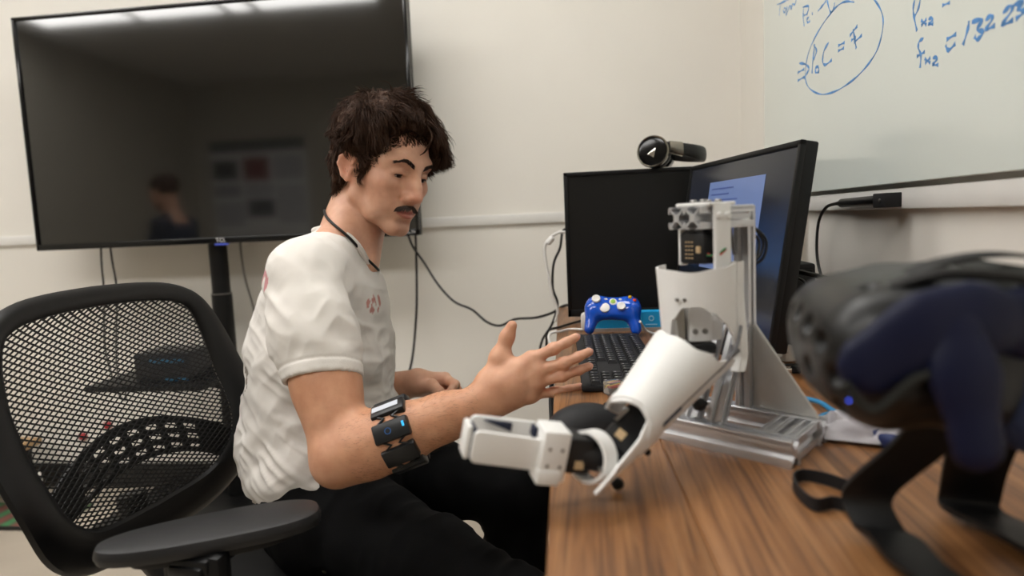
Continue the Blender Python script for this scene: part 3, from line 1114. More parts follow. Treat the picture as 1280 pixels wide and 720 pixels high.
def surf_x(y, z, x0=0.13):
    """first skin point along -x of the head at (y, z), from the mesh"""
    d = np.hypot(q[:, 1] - y, q[:, 2] - z)
    c = (d < 0.0032) & (q[:, 0] > 0.03)
    return float(q[c, 0].max()) if c.any() else 0.08


rb = random.Random(5)
for s in (-1, 1):
    sp = []
    for i in range(300):
        t = rb.random()
        y = s * (0.012 + 0.041 * t)
        z = 0.0345 + 0.0095 * math.sin(min(1, t * 1.25) * math.pi * 0.62) - 0.006 * max(0, t - 0.7) / 0.3 + rb.uniform(-1, 1) * 0.0044 * (1 - 0.6 * t)
        x = surf_x(y, z) - 0.0006
        sp.append(((x, y, z), (0.10, s * (0.75 + 0.3 * t), 0.55 - 1.0 * t + rb.uniform(-0.2, 0.2)), rb.uniform(0.005, 0.009), 0.00042))
    short_hairs('eyebrow', sp, hair)
sp = []
for i in range(560):
    s = rb.choice((-1, 1))
    t = rb.random() ** 0.85
    y = s * 0.0285 * t
    z = -0.0385 - 0.0060 * t * t + rb.uniform(-1, 1) * 0.0034 * (1 - 0.4 * t) - 0.002 * t
    x = surf_x(y, z) - 0.0006
    sp.append(((x, y, z), (0.25 - 0.2 * t, s * (0.20 + 0.6 * t), -0.85 + rb.uniform(-0.2, 0.2)), rb.uniform(0.005, 0.0085), 0.00055))
short_hairs('moustache', sp, hair)
# a loose strand over the forehead
b = MB()
for k in range(5):
    o = rb.uniform(-0.003, 0.003)
    pts = [headw(0.083, 0.006 + o, 0.118), headw(0.104, 0.004 + o, 0.100), headw(0.1065, 0.000 + o * 1.5, 0.082), headw(0.1035, -0.004 + o, 0.068), headw(0.0985, -0.010, 0.060)]
    b.tube(spline(pts, 5), 0.0006, 5)
b.build('loose_strand', M['hair'], hair)

# ---- neck cord
ncr = []
nax = (NT - NB) / np.linalg.norm(NT - NB)
uu = TF - nax * (nax @ TF); uu /= np.linalg.norm(uu)
ww = np.cross(nax, uu)
rel = v - NB
rh, ru, rw = rel @ nax, rel @ uu, rel @ ww
rr_ = np.hypot(ru, rw); ra_ = np.arctan2(rw, ru)
for k in range(44):
    a = 2 * math.pi * k / 44
    hh = 0.046 - 0.046 * math.cos(a)
    c = (np.abs(rh - hh) < 0.004) & (np.abs(np.angle(np.exp(1j * (ra_ - a)))) < 0.10) & (rr_ < 0.115)
    ncr.append(float(rr_[c].max()) if c.any() else 0.066)
ncr = np.array(ncr)
for _ in range(3):
    ncr = (np.roll(ncr, 1) + 2 * ncr + np.roll(ncr, -1)) / 4
ncr = [NB + nax * (0.046 - 0.046 * math.cos(2 * math.pi * k / 44)) + (uu * math.cos(2 * math.pi * k / 44) + ww * math.sin(2 * math.pi * k / 44)) * (ncr[k] + 0.0014) for k in range(44)]
MB().tube(ncr, 0.0026, 8, closed=True).build('neck_cord', M['cable'], man)

# ---- T-shirt
C = SDF((-0.80, 0.96, 0.40), (-0.24, 1.62, 1.06), 0.0032)
# sleeves
sl_end = SHR + d_up * 0.183
C.chain([SHR, SHR + d_up * 0.09, sl_end + d_up * 0.05], [0.059, 0.0620, 0.0625], 0.04)
HEMN = np.array([0.14, d_up[1], -0.90]); HEMN /= np.linalg.norm(HEMN)
C.plane(sl_end, HEMN)
C.cone(sl_end + d_up * 0.03, sl_end - d_up * 0.012, 0.0560, 0.0560, 0.003, sub=True)
C.ell(TORSO[0] + (-0.010, 0, 0.01), (0.145, 0.190, 0.135), TB, 0.03)
C.ell(TORSO[1] + (-0.012, 0, 0), (0.136, 0.170, 0.14), TB, 0.05)
C.ell(TORSO[2] + (-0.012, 0, 0), (0.138, 0.172, 0.14), TB, 0.05)
C.ell(TORSO[3], (0.112, 0.160, 0.098), TB, 0.05)
C.cone(SHM - TF * 0.035 + np.array([0, 0, 0.0]), NB - TF * 0.030 + nax * 0.040, 0.050, 0.038, 0.03)
C.cone(SHR + TL * 0.03, SHL - TL * 0.03, 0.058, 0.058, 0.05)
for sh in (SHR, SHL):
    C.cone(sh * 0.75 + SHM * 0.25 + np.array([0, 0, 0.016]), NB * 0.62 + NT * 0.38, 0.040, 0.036, 0.045)
d_ul = (ELL - SHL) / np.linalg.norm(ELL - SHL)
C.chain([SHL, SHL + d_ul * 0.14, SHL + d_ul * 0.19], [0.066, 0.063, 0.063], 0.04)
# neck opening
NC0, NC1 = NB + nax * 0.056 + TF * 0.003 - TL * 0.003, NT + nax * 0.05 + TF * 0.008
C.cone(NC0, NC1, 0.0725, 0.0735, 0.003, sub=True)
# hem, rising to the front
C.plane(np.array([-0.47, 1.22, 0.535]), np.array([0.62, -0.05, -1.0]), 0.004)
cv, cf = C.mesh()
cv = relax(cv, cf, 4, 0.5)
cn = vnormals(cv, cf)
pr = cv.copy()


def ridge(p, f):
    return 1 - np.abs(vnoise(p, f)) * 2


def rotp(p, ax, ang):
    R_ = np.array(Matrix.Rotation(math.radians(ang), 3, ax))
    return p @ R_.T


# slack folds: stretched noise at several slants; stronger low on the back and by the sleeve
low = np.clip((0.86 - cv[:, 2]) / 0.25, 0.0, 1)
p1 = rotp(cv, 'Y', 28) * np.array([0.35, 0.8, 1.6])
p2 = rotp(cv, 'Y', -35) * np.array([0.3, 0.8, 1.5])
p3 = rotp(cv, 'Y', 70) * np.array([0.3, 0.8, 1.3])
sleeve = np.exp(-(((cv - (SHR + d_up * 0.12)) ** 2).sum(1)) / 0.10 ** 2)
disp = low * (0.0085 * vnoise(p1, 17) + 0.007 * vnoise(p2 + 3.0, 20) + 0.0060 * ridge(p1 + 9, 24) + 0.0035 * ridge(p2 + 2, 38))
disp += (0.35 + 0.5 * sleeve) * (0.0050 * vnoise(p3, 19) + 0.0045 * ridge(p2 + 5, 24) + 0.0025 * ridge(p3 + 5, 40))
disp += 0.0018 * vnoise(cv, 40)
tdist = np.abs((cv - sl_end) @ d_up)
arel = cv - SHR
adist = np.linalg.norm(arel - (arel @ d_up)[:, None] * d_up, axis=1)
nearsl = (adist < 0.071) & ((arel @ TL) < 0.045)
tdist = np.where(nearsl, np.abs((cv - sl_end) @ HEMN), 1.0)
hemk = np.clip(tdist / 0.045, 0.10, 1)
hemb = np.where(tdist < 0.019, 0.0012, 0) - 0.0016 * np.exp(-((tdist - 0.0205) / 0.0022) ** 2)
cv = cv + cn * (disp * hemk + hemb)[:, None]
shirt = np_mesh('shirt', cv, cf, M['shirt'], man)
# red lettering on the chest and a faded print on the back
prn = np.ones((len(cv), 3))


def surf_at(px, py):
    """the cloth point seen at a photo pixel"""
    d = np.array(_F + _R * ((px - 640.0) / FPX) + _U * ((360.0 - py) / FPX)); d /= np.linalg.norm(d)
    rel_ = cv - np.array(CAM)
    al = rel_ @ d
    off = np.linalg.norm(rel_ - al[:, None] * d, axis=1)
    near = off < 0.006
    return cv[near][al[near].argmin()] if near.any() else cv[off.argmin()]


def stamp(centre, r, colr, thr, f, stretch=(1, 1, 1)):
    d = np.linalg.norm((cv - centre) / np.array(r), axis=1)
    ink = (d < 1) & (vnoise(cv * np.array(stretch) + 11.0, f) > thr)
    prn[ink] = np.array(lin(colr))


stamp(surf_at(473, 379), (0.030, 0.030, 0.018), 'dfa5a0', 0.08, 190, (1, 1, 0.6))
stamp(surf_at(313, 350), (0.030, 0.070, 0.022), 'e3a6ae', -0.1, 80)
stamp(surf_at(296, 480), (0.02, 0.04, 0.035), '9a958d', 0.25, 120)
paint(shirt, 'print', prn)
# ribbed collar along the neck opening
cax = (NC1 - NC0) / np.linalg.norm(NC1 - NC0)
cu_ = TF - cax * (cax @ TF); cu_ /= np.linalg.norm(cu_)
cw_ = np.cross(cax, cu_)
rel = pr - NC0
ch_, c1_, c2_ = rel @ cax, rel @ cu_, rel @ cw_
ang_ = np.arctan2(c2_, c1_)
sdist = np.where(ch_ < 0, np.linalg.norm(rel, axis=1), np.hypot(c1_, c2_)) - 0.0728
hts, rds = [], []
for k in range(48):
    a = 2 * math.pi * k / 48
    c = (np.abs(sdist) < 0.0045) & (np.abs(np.angle(np.exp(1j * (ang_ - a)))) < 0.13) & (ch_ < 0.06)
    if c.any():
        j = np.where(c)[0][ch_[c].argmax()]
        hts.append(ch_[j]); rds.append(math.hypot(c1_[j], c2_[j]))
    else:
        hts.append(np.nan); rds.append(np.nan)
hts, rds = np.array(hts), np.array(rds)
ok_ = ~np.isnan(hts)
kk = np.arange(48)
hts = np.interp(kk, kk[ok_], hts[ok_], period=48); rds = np.interp(kk, kk[ok_], rds[ok_], period=48)
for _ in range(4):
    hts = (np.roll(hts, 1) + 2 * hts + np.roll(hts, -1)) / 4; rds = (np.roll(rds, 1) + 2 * rds + np.roll(rds, -1)) / 4
pts = [NC0 + cax * (hts[k] - 0.002) + (cu_ * math.cos(2 * math.pi * k / 48) + cw_ * math.sin(2 * math.pi * k / 48)) * (rds[k] + 0.001) for k in range(48)]
co = MB().tube(pts, 0.0062, 10, closed=True).build('collar', M['shirt'], shirt)
paint(co, 'print', np.ones((len(co.data.vertices), 3)))

# ---- trousers
T_ = SDF((-0.72, 0.82, 0.06), (0.08, 1.56, 0.70), 0.0042)
T_.ell(PEL + (0.0, 0, 0.025), (0.135, 0.175, 0.115), TB, 0.03)
T_.cone(HIPR, HIPL, 0.105, 0.105, 0.04)
T_.chain([HIPR + (0.02, 0, 0.02), HIPR * 0.5 + KNR * 0.5 + (0, 0, 0.005), KNR], [0.098, 0.080, 0.063], 0.03)
T_.chain([HIPL + (0.02, 0, 0.02), HIPL * 0.5 + KNL * 0.5 + (0, 0, 0.005), KNL], [0.094, 0.070, 0.060], 0.03)
T_.chain([KNR, KNR * 0.6 + ANR * 0.4, ANR], [0.064, 0.062, 0.046], 0.03)
T_.chain([KNL, KNL * 0.6 + ANL * 0.4, ANL], [0.064, 0.062, 0.046], 0.03)
T_.plane(np.array([0, 0, 0.095]), (0, 0, -1.0), 0.003)
tv, tf = T_.mesh()
tv = relax(tv, tf, 4, 0.5)
tn = vnormals(tv, tf)
tp = rotp(tv, 'Z', 25) * np.array([1.5, 0.5, 0.8])
tv = tv + tn * (0.0045 * vnoise(tp, 18) + 0.003 * ridge(tp + 4, 24))[:, None]
trousers = np_mesh('trousers', tv, tf, M['pants'], man)
M['brass'] = mat('dull brass', '6b6a4e', 0.35, metal=0.8, var=0.1)
pb = vec(P(413, 691, 1.07))
dd = np.sqrt(((tv - pb) ** 2).sum(1)); i0 = int(dd.argmin())
MB().lathe(tv[i0] - tn[i0] * 0.001, tn[i0], [(0, 0.0042), (0.0022, 0.0040), (0.003, 0.002)], 14).build('rivet', M['brass'], trousers)
# shoes
M['shoe'] = mat('dark canvas shoe', '1a1a1c', 0.7, var=0.15, bump=0.1)
M['sole'] = mat('rubber sole', 'dcd8cf', 0.6, var=0.05)
for an in (ANR, ANL):
    Z_ = SDF(an + (-0.12, -0.09, -0.12), an + (0.24, 0.09, 0.06), 0.004)
    Z_.chain([an + (-0.03, 0, -0.050), an + (0.06, 0, -0.056), an + (0.145, 0, -0.066)], [0.040, 0.038, 0.030], 0.02)
    Z_.cone(an + (-0.005, 0, 0.0), an + (-0.01, 0, -0.05), 0.042, 0.042, 0.02)
    Z_.plane(np.array([0, 0, 0.018]), (0, 0, -1.0), 0.0)
    sv_, sf_ = Z_.mesh()
    sh_ = np_mesh('shoe', relax(sv_, sf_, 3), sf_, M['shoe'], man)
    poly = [(an[0] + 0.06 + 0.125 * math.cos(a) * (1.0), an[1] + (0.043 + 0.003 * math.cos(a)) * math.sin(a)) for a in [2 * math.pi * k / 24 for k in range(24)]]
    MB().prism(poly, 0.0, 0.024, bev=0.004).build('sole', M['sole'], sh_)

# ------------------------------------------------------------------ office chair (mesh back, the man sits on it)
CH = math.radians(-7.3)
CF = Vector((math.cos(CH), math.sin(CH), 0))          # the way the chair faces
CS = Vector((-math.sin(CH), math.cos(CH), 0))         # its left, away from the camera
CB = Vector((-0.835, 1.095, 0))                       # under the middle of the backrest
SC = CB + CF * 0.35                                   # seat centre on the floor
chair = empty('office_chair', SC, 'black mesh-back office chair under the seated man', 'chair')
M['chair_frame'] = mat('black nylon', '0d0d0e', 0.42, var=0.15, vscale=30, bump=0.08, bscale=600, spec=0.35)
M['chair_pad'] = mat('armrest polyurethane', '1d1d1f', 0.48, var=0.1, vscale=25, bump=0.12, bscale=1200)
M['mesh_net'] = mat('woven chair net', '19191a', 0.6, var=0.15, vscale=80)
M['chair_fabric'] = mat('chair seat fabric', '151516', 0.9, var=0.2, vscale=60, bump=0.2, bscale=800)


def back_x(z):
    """how far forward the back stands at height z"""
    return 0.17 * (0.90 - z) + 0.035 * math.exp(-((z - 0.60) / 0.10) ** 2)


def bk(s, z, f=0.0):
    bow = -0.035 * (1 - (s / 0.275) ** 2)     # hollow towards the sitter
    return CB + CS * s + CF * (back_x(z) + bow + f) + Vector((0, 0, z))


half = [(1.07 * a, b) for a, b in [(0.0, 0.908), (0.09, 0.905), (0.155, 0.896), (0.200, 0.874), (0.228, 0.83), (0.248, 0.76), (0.255, 0.69), (0.247, 0.62), (0.222, 0.555), (0.175, 0.505), (0.11, 0.478), (0.0, 0.470)]]
hs = [(p.x, p.y) for p in spline([(a, b, 0) for a, b in half], 4)]
outline = hs + [(-a, b) for a, b in hs[::-1][1:-1]]


def half_width(z):
    best = 0.0
    for i in range(len(hs) - 1):
        (a0, z0), (a1, z1) = hs[i], hs[i + 1]
        if min(z0, z1) <= z <= max(z0, z1) and z0 != z1:
            best = max(best, a0 + (a1 - a0) * (z - z0) / (z1 - z0))
    return best


def frame_loop():
    b = MB()
    n = len(outline)
    k = 12
    vs, fs = [], []
    for i, (s, z) in enumerate(outline):
        s0, z0 = outline[i - 1]; s1, z1 = outline[(i + 1) % n]
        t = Vector((s1 - s0, z1 - z0)).normalized()
        nrm = Vector((t.y, -t.x))           # across the rim, in the plane of the back
        if nrm.dot(Vector((s, z - 0.70))) < 0:
            nrm = -nrm
        wide = 0.018 + 0.017 * min(1, max(0, (0.88 - z) / 0.16))
        for j in range(k):
            a = 2 * math.pi * j / k
            off = nrm * (wide * math.cos(a)) - nrm * wide * 0.6
            vs.append(bk(s + off.x, z + off.y, 0.014 * math.sin(a)))
    for i in range(n):
        i2 = (i + 1) % n
        for j in range(k):
            j2 = (j + 1) % k
            fs.append((i * k + j, i * k + j2, i2 * k + j2, i2 * k + j))
    b.put(vs, fs)
    return b


frame_loop().build('backrest_frame', M['chair_frame'], chair)
# woven net: zigzag strands between the rims
net = MB()
rows, pitch_s = 0, 0.0095
z = 0.50
dz = 0.0045
vs, fs = [], []
while z < 0.895:
    w = half_width(z) - 0.004
    if w > 0.03:
        ns = int(w * 2 / pitch_s)
        base_i = None
        for i in range(ns + 1):
            s = -w + i * pitch_s
            zz = z + (dz * 0.52 if (i + rows) % 2 else -dz * 0.52) + s * 0.02
            p = bk(s, zz)
            up = Vector((0, 0, 0.0015)); fw = CF * 0.0006
            n0 = len(vs)
            vs += [p - up - fw, p + up - fw, p + up + fw, p - up + fw]
            if base_i is not None:
                for j in range(4):
                    j2 = (j + 1) % 4
                    fs.append((base_i + j, base_i + j2, n0 + j2, n0 + j))
            base_i = n0
    rows += 1
    z += dz
o = net.put(vs, fs).build('mesh_net', M['mesh_net'], chair, smooth=False)
o['kind'] = 'stuff'
# lumbar support: an arched plate with three rows of holes behind the net
vs, fs = [], []
NA, NW = 64, 15


def lum(t, w, f):
    s = -0.215 + 0.43 * t
    arch = 0.075 * math.sin(math.pi * t) ** 0.8
    z = 0.560 + arch + (w - 0.5) * 0.070
    return bk(s, z, -0.022 + f)


hole = lambda i, j: (12 <= i < 54 and (i - 12) % 6 in (1, 2, 3, 4)) and (j % 4 in (2, 3)) and 1 < j < 14
for f in (0.0, -0.004):
    for i in range(NA + 1):
        for j in range(NW + 1):
            vs.append(lum(i / NA, j / NW, f))
st = (NA + 1) * (NW + 1)
ix = lambda i, j, l: l * st + i * (NW + 1) + j
solid = lambda i, j: 0 <= i < NA and 0 <= j < NW and not hole(i, j)
for i in range(NA):
    for j in range(NW):
        if not solid(i, j):
            continue
        fs.append((ix(i, j, 0), ix(i + 1, j, 0), ix(i + 1, j + 1, 0), ix(i, j + 1, 0)))
        fs.append((ix(i, j, 1), ix(i, j + 1, 1), ix(i + 1, j + 1, 1), ix(i + 1, j, 1)))
        for (a, b, di, dj) in (((i, j), (i, j + 1), -1, 0), ((i + 1, j), (i + 1, j + 1), 1, 0), ((i, j), (i + 1, j), 0, -1), ((i, j + 1), (i + 1, j + 1), 0, 1)):
            if not solid(i + di, j + dj):
                fs.append((ix(*a, 0), ix(*b, 0), ix(*b, 1), ix(*a, 1)))
MB().put(vs, fs).build('lumbar_support', M['chair_frame'], chair, smooth=False)
# spine from the seat to the back
b = MB()
b.tube(spline([SC - CF * 0.10 + Vector((0, 0, 0.36)), SC - CF * 0.24 + Vector((0, 0, 0.37)), CB + CF * 0.02 + Vector((0, 0, 0.44)), CB + CF * 0.0 + Vector((0, 0, 0.54))], 8), 0.026, 12)
b.build('spine', M['chair_frame'], chair)
# seat
SM = basis(CF, y=CS, o=SC)
poly = []
for k in range(48):
    a = 2 * math.pi * k / 48
    c, s_ = math.cos(a), math.sin(a)
    poly.append((0.245 * math.copysign(abs(c) ** 0.6, c), 0.255 * math.copysign(abs(s_) ** 0.6, s_)))
MB(SM).prism(poly, 0.345, 0.400, bev=0.022).build('seat', M['chair_fabric'], chair)
MB(SM).prism([(x * 0.86, y * 0.86) for x, y in poly], 0.320, 0.346, bev=0.006).build('seat_pan', M['chair_frame'], chair)
MB(SM).box((0, 0, 0.305), (0.20, 0.14, 0.035), 0.01).build('tilt_mechanism', M['chair_frame'], chair)
# armrests; the pad nearer to the camera is swung inwards
pad_a, pad_b = PZ(150, 676, 0.625), PZ(372, 634, 0.625)


def armrest(a, b, w, parent, side):
    d = (b - a); L = d.length
    Lm = basis(d, z=(0, 0, 1), o=(a + b) / 2)
    pl = []
    for k in range(44):
        t = 2 * math.pi * k / 44
        c, s_ = math.cos(t), math.sin(t)
        e = 0.75
        wx = w * (1.0 + 0.10 * c)
        pl.append(((L / 2 + 0.03) * math.copysign(abs(c) ** e, c), wx * math.copysign(abs(s_) ** e, s_)))
    pd = MB(Lm).prism(pl, -0.024, 0.0, bev=0.010).build('arm_pad', M['chair_pad'], parent)
    MB(Lm).prism([(x * 0.72, y * 0.7) for x, y in pl], -0.034, -0.023, bev=0.002).build('pad_plate', M['chair_frame'], pd)
    mid = (a + b) / 2
    foot = SC + CS * (side * 0.285) + CF * 0.02
    q = MB()
    q.box((0, 0, 0), (0.085, 0.030, 0.17), 0.010, L=basis(CF, y=CS, o=(foot.x, foot.y, 0.520)))
    q.box((0, 0, 0), (0.060, 0.040, 0.020), 0.006, L=basis(CF, y=CS, o=(foot.x, foot.y, 0.592)))
    br = mid - foot; br.z = 0
    q.box((br.length / 2, 0, 0), (br.length + 0.05, 0.05, 0.016), 0.005, L=basis(br if br.length > 0.01 else CF, z=(0, 0, 1), o=(foot.x, foot.y, 0.586)))
    q.build('arm_post', M['chair_frame'], parent)
    MB().tube(spline([foot + Vector((0, 0, 0.44)), foot + Vector((0, 0, 0.36)), SC + CS * side * 0.22 + Vector((0, 0, 0.328)), SC + CS * side * 0.10 + Vector((0, 0, 0.325))], 6), 0.018, 10).build('arm_bracket', M['chair_frame'], parent)


armrest(pad_a, pad_b, 0.048, chair, -1)
fa = SC + CS * 0.285 - CF * 0.10 + Vector((0, 0, 0.625))
armrest(fa, fa + CF * 0.22, 0.046, chair, 1)
# gas column, five-star base and castors
MB().cyl(SC + Vector((0, 0, 0.07)), SC + Vector((0, 0, 0.20)), 0.026, n=20).cyl(SC + Vector((0, 0, 0.20)), SC + Vector((0, 0, 0.30)), 0.016, n=16).build('gas_column', M['chair_frame'], chair)
for k in range(5):
    a = CH + math.radians(36 + 72 * k)
    d = Vector((math.cos(a), math.sin(a), 0))
    sp = MB().tube([SC + d * 0.02 + Vector((0, 0, 0.105)), SC + d * 0.16 + Vector((0, 0, 0.098)), SC + d * 0.285 + Vector((0, 0, 0.078))], [0.026, 0.020, 0.014], 10).build('base_spoke', M['chair_frame'], chair)
    w = SC + d * 0.285
    t = Vector((-d.y, d.x, 0))
    cs = MB()
    for sg in (-1, 1):
        cs.cyl(w + t * sg * 0.008 + Vector((0, 0, 0.027)), w + t * sg * 0.022 + Vector((0, 0, 0.027)), 0.027, n=18, bev=0.003)
    cs.cyl(w + Vector((0, 0, 0.03)), w + Vector((0, 0, 0.075)), 0.006, n=10)
    cs.build('castor', M['chair_frame'], sp)

# ------------------------------------------------------------------ robot arm on its extrusion stand
RU = Vector((0.775, -0.632, 0)).normalized()      # along the foot rails, towards the camera
RV = Vector((0.632, 0.775, 0)).normalized()       # across, away from the camera
ZV = Vector((0, 0, 1))
M['navy'] = mat('navy foam', '1d2338', 0.7, var=0.1)
M['gold'] = mat('gold label', 'c9ad86', 0.4, var=0.08)
M['servo'] = mat('servo case', '131315', 0.45, var=0.1, bump=0.05)
M['wire_red'] = mat('red wire', 'c0392f', 0.4)
M['wire_green'] = mat('green wire', '2c8a5c', 0.4)
M['wire_grey'] = mat('grey cable', '6d6c70', 0.45)
M['bezel_grey'] = mat('grey beige print', 'b9b2a7', 0.5, var=0.04)
FR0 = Vector((0.198, 0.711, DZ)) + RV * 0.011     # near end of the front rail
RR0 = FR0 + RV * 0.088 - RU * 0.006
rob = empty('robot_arm', FR0 - RU * 0.1 + RV * 0.05, 'white 3D printed robot arm with a gripper on an aluminium extrusion stand', 'robot arm')


def extrusion(name, p, q, w, h, parent, up=ZV, cells=1, m=None):
    """slotted aluminium profile from p to q; w across (in `cells` cells), h tall"""
    d = q - p
    L = d.length
    T = basis(d, z=up, o=p)       # x along, y across, z up
    b = MB(T)
    cw = w / cells
    slot = 0.32
    for c in range(cells):
        y0 = -w / 2 + cw * (c + 0.5)
        # hub with four diagonal webs and four corner blocks
        b.box((L / 2, y0, 0), (L, cw * 0.34, h * 0.34))
        for sy in (-1, 1):
            for sz in (-1, 1):
                b.box((L / 2, y0 + sy * cw * 0.41, sz * h * 0.41), (L, cw * 0.18, h * 0.18), cw * 0.02, 1)
                ang = math.atan2(sz * h, sy * cw)
                b.box((0, 0, 0), (L, math.hypot(cw, h) * 0.36, cw * 0.075), L=Matrix.Translation((L / 2, y0 + sy * cw * 0.25, sz * h * 0.25)) @ Matrix.Rotation(ang, 4, 'X'))
                # lips beside the slots
                b.box((L / 2, y0 + sy * cw * 0.47, sz * h * 0.30), (L, cw * 0.06, h * 0.22))
                b.box((L / 2, y0 + sy * cw * 0.30, sz * h * 0.47), (L, cw * 0.22, h * 0.06))
    o = b.build(name, m or M['alu'], parent, smooth=False)
    return o


zr = 0.0145
extrusion('foot_rail', FR0 - RU * 0.215 + ZV * zr, FR0 + ZV * zr, 0.022, 0.029, rob)
extrusion('foot_rail', RR0 - RU * 0.215 + ZV * zr, RR0 + ZV * zr, 0.022, 0.029, rob)
for k in (0.012, 0.038):
    extrusion('cross_rail', FR0 - RU * k + RV * 0.011 + ZV * zr, RR0 - RU * k - RV * 0.011 + ZV * zr, 0.019, 0.026, rob)
PB = RR0 - RU * 0.094 + ZV * 0.029
PT = Vector((PB.x, PB.y, 1.004))
extrusion('post', PB, PT, 0.019, 0.019, rob, up=RV)
# gusset plate on the rear rail
g = PB + RU * 0.0105
T = basis(RU, z=-RV, o=g - RV * 0.001)
MB(T).prism([(0, 0), (0.078, 0), (0.075, 0.006), (0.004, 0.102), (0, 0.102)], -0.0018, 0.0018, bev=0.0004).build('gusset_plate', M['alu_plate'], rob)
# raking braces with black clamp knobs
for k in (0.0, 0.030):
    b0 = FR0 - RU * (0.092 + k) + ZV * 0.029
    b1 = Vector((PB.x, PB.y, 0.862)) - RU * k - RV * 0.012
    br = extrusion('brace', b0, b1, 0.018, 0.018, rob)
    kb = b0 + (b1 - b0) * 0.20 - RV * 0.012 - RU * 0.012
    MB().lathe(kb, -RV - RU * 0.3, [(0, 0.003), (0.006, 0.003), (0.006, 0.007), (0.010, 0.008), (0.015, 0.0065), (0.016, 0.002)], 14).build('clamp_knob', M['black'], br)
# top beam carrying the shoulder
BE = P(855, 273, 0.80)
PTc = Vector((PT.x, PT.y, BE.z)) + RV * 0.0
BD = Vector((PT.x - BE.x, PT.y - BE.y, 0))
BL = BD.length - 0.012
BD.normalize()
BX = Vector((BD.y, -BD.x, 0))        # to the right of the beam
extrusion('shoulder_beam', BE, BE + BD * BL, 0.054, 0.0255, rob, cells=2)
BT = basis(BX, y=BD, o=BE)            # x right, y into the beam, z up
# white printed shoulder bracket: top plate, side plate with two screws, flange
b = MB(BT)
b.box((0.006, 0.026, 0.0150), (0.056, 0.040, 0.004), 0.0015)
b.box((0.0325, 0.026, -0.024), (0.005, 0.024, 0.080), 0.002)
b.box((0.029, 0.026, -0.0645), (0.020, 0.028, 0.007), 0.003)
b.box((-0.0255, 0.020, -0.030), (0.005, 0.012, 0.052), 0.002)
sb = b.build('shoulder_bracket', M['white'], rob)
for (x, y) in ((-0.004, 0.018), (0.012, 0.018), (-0.004, 0.040), (0.012, 0.040)):
    MB(BT).lathe((x, y, 0.017), (0, 0, 1), [(0, 0.0045), (0.002, 0.0045), (0.0035, 0.003)], 14).build('screw', M['steel'], sb)
for y in (0.020, 0.032):
    MB(BT).lathe((0.0350, y, 0.002), (1, 0, 0), [(0, 0.0042), (0.002, 0.0042), (0.0034, 0.0028)], 14).build('screw', M['white'], sb)
# shoulder servo
b = MB(BT)
b.box((0.002, 0.026, -0.0345), (0.040, 0.036, 0.036), 0.003)
b.box((0.002, 0.026, -0.0160), (0.030, 0.028, 0.006), 0.001)
sv = b.build('shoulder_servo', M['servo'], rob)
b = MB(BT)
for i in range(5):
    for j in range(3):
        b.box((-0.006 + j * 0.005, 0.0075, -0.046 + i * 0.0046), (0.0022, 0.001, 0.0016))
b.build('servo_grille', M['gold'], sv)
MB(BT).box((0.015, 0.0070, -0.036), (0.006, 0.003, 0.008), 0.001).build('plug', M['gold'], sv)

# upper arm: a printed half tube, open at the elbow
UA = P(869, 331, 0.805)
UB = P(874, 432, 0.795)
ux = Vector((1, 0.1, 0)).normalized()
uy = Vector((-0.1, 1, 0))


def shell(a, b, r0, r1, front, right, th0, th1, top, bot, thick=0.0026, nt=48, nz=16, squash=1.0):
    """shell around the axis a-b; angle 0 is the `front` direction, positive to `right`; top/bot give the ends in 0..1"""
    grid = []
    ax = b - a
    for i in range(nz + 1):
        row = []
        for j in range(nt + 1):
            th = math.radians(th0 + (th1 - th0) * j / nt)
            t0, t1 = top(math.degrees(th)), bot(math.degrees(th))
            t = t0 + (t1 - t0) * i / nz
            r = r0 + (r1 - r0) * t
            row.append(a + ax * t + front * (math.cos(th) * r * squash) + right * (math.sin(th) * r))
        grid.append(row)
    return MB().sheet(grid, thick)


def interp(xs):
    def f(x):
        if x <= xs[0][0]:
            return xs[0][1]
        for (x0, y0), (x1, y1) in zip(xs, xs[1:]):
            if x <= x1:
                t = (x - x0) / (x1 - x0)
                t = t * t * (3 - 2 * t)
                return y0 + (y1 - y0) * t
        return xs[-1][1]
    return f


front = -uy
top_f = interp([(-180, 0.0), (-60, 0.03), (-20, 0.06), (20, 0.02), (70, -0.03), (180, 0.0)])
bot_f = interp([(-140, 0.86), (-78, 0.93), (-66, 0.88), (-54, 0.62), (-34, 0.475), (-12, 0.46), (10, 0.54), (30, 0.67), (48, 0.82), (64, 1.00), (80, 1.10), (110, 1.0), (140, 0.9)])
ua = shell(UA, UB, 0.0420, 0.0380, front, ux, -140, 84, top_f, bot_f, 0.0028, 84, 20).build('upper_arm_shell', M['white'], rob)
for (px, py) in ((846, 375), (855, 375)):
    c = P(px, py, 0.7625)
    MB().lathe(c + Vector((0, 0.003, 0)), front, [(0, 0.0020), (0.0052, 0.0020), (0.0056, 0.001)], 10).build('screw', M['steel'], ua)
# rear cover strip running down the post side
b = MB()
pts = [P(918, 326, 0.83), P(918, 370, 0.825), P(921, 405, 0.82), P(923, 440, 0.81), P(919, 462, 0.80)]
gr = []
for p in spline(pts, 6):
    gr.append([p - ux * 0.008 - uy * 0.010, p - ux * 0.002 - uy * 0.013, p + ux * 0.005 - uy * 0.010, p + ux * 0.008])
b.sheet(gr, 0.003)
b.build('arm_cover', M['white'], rob)
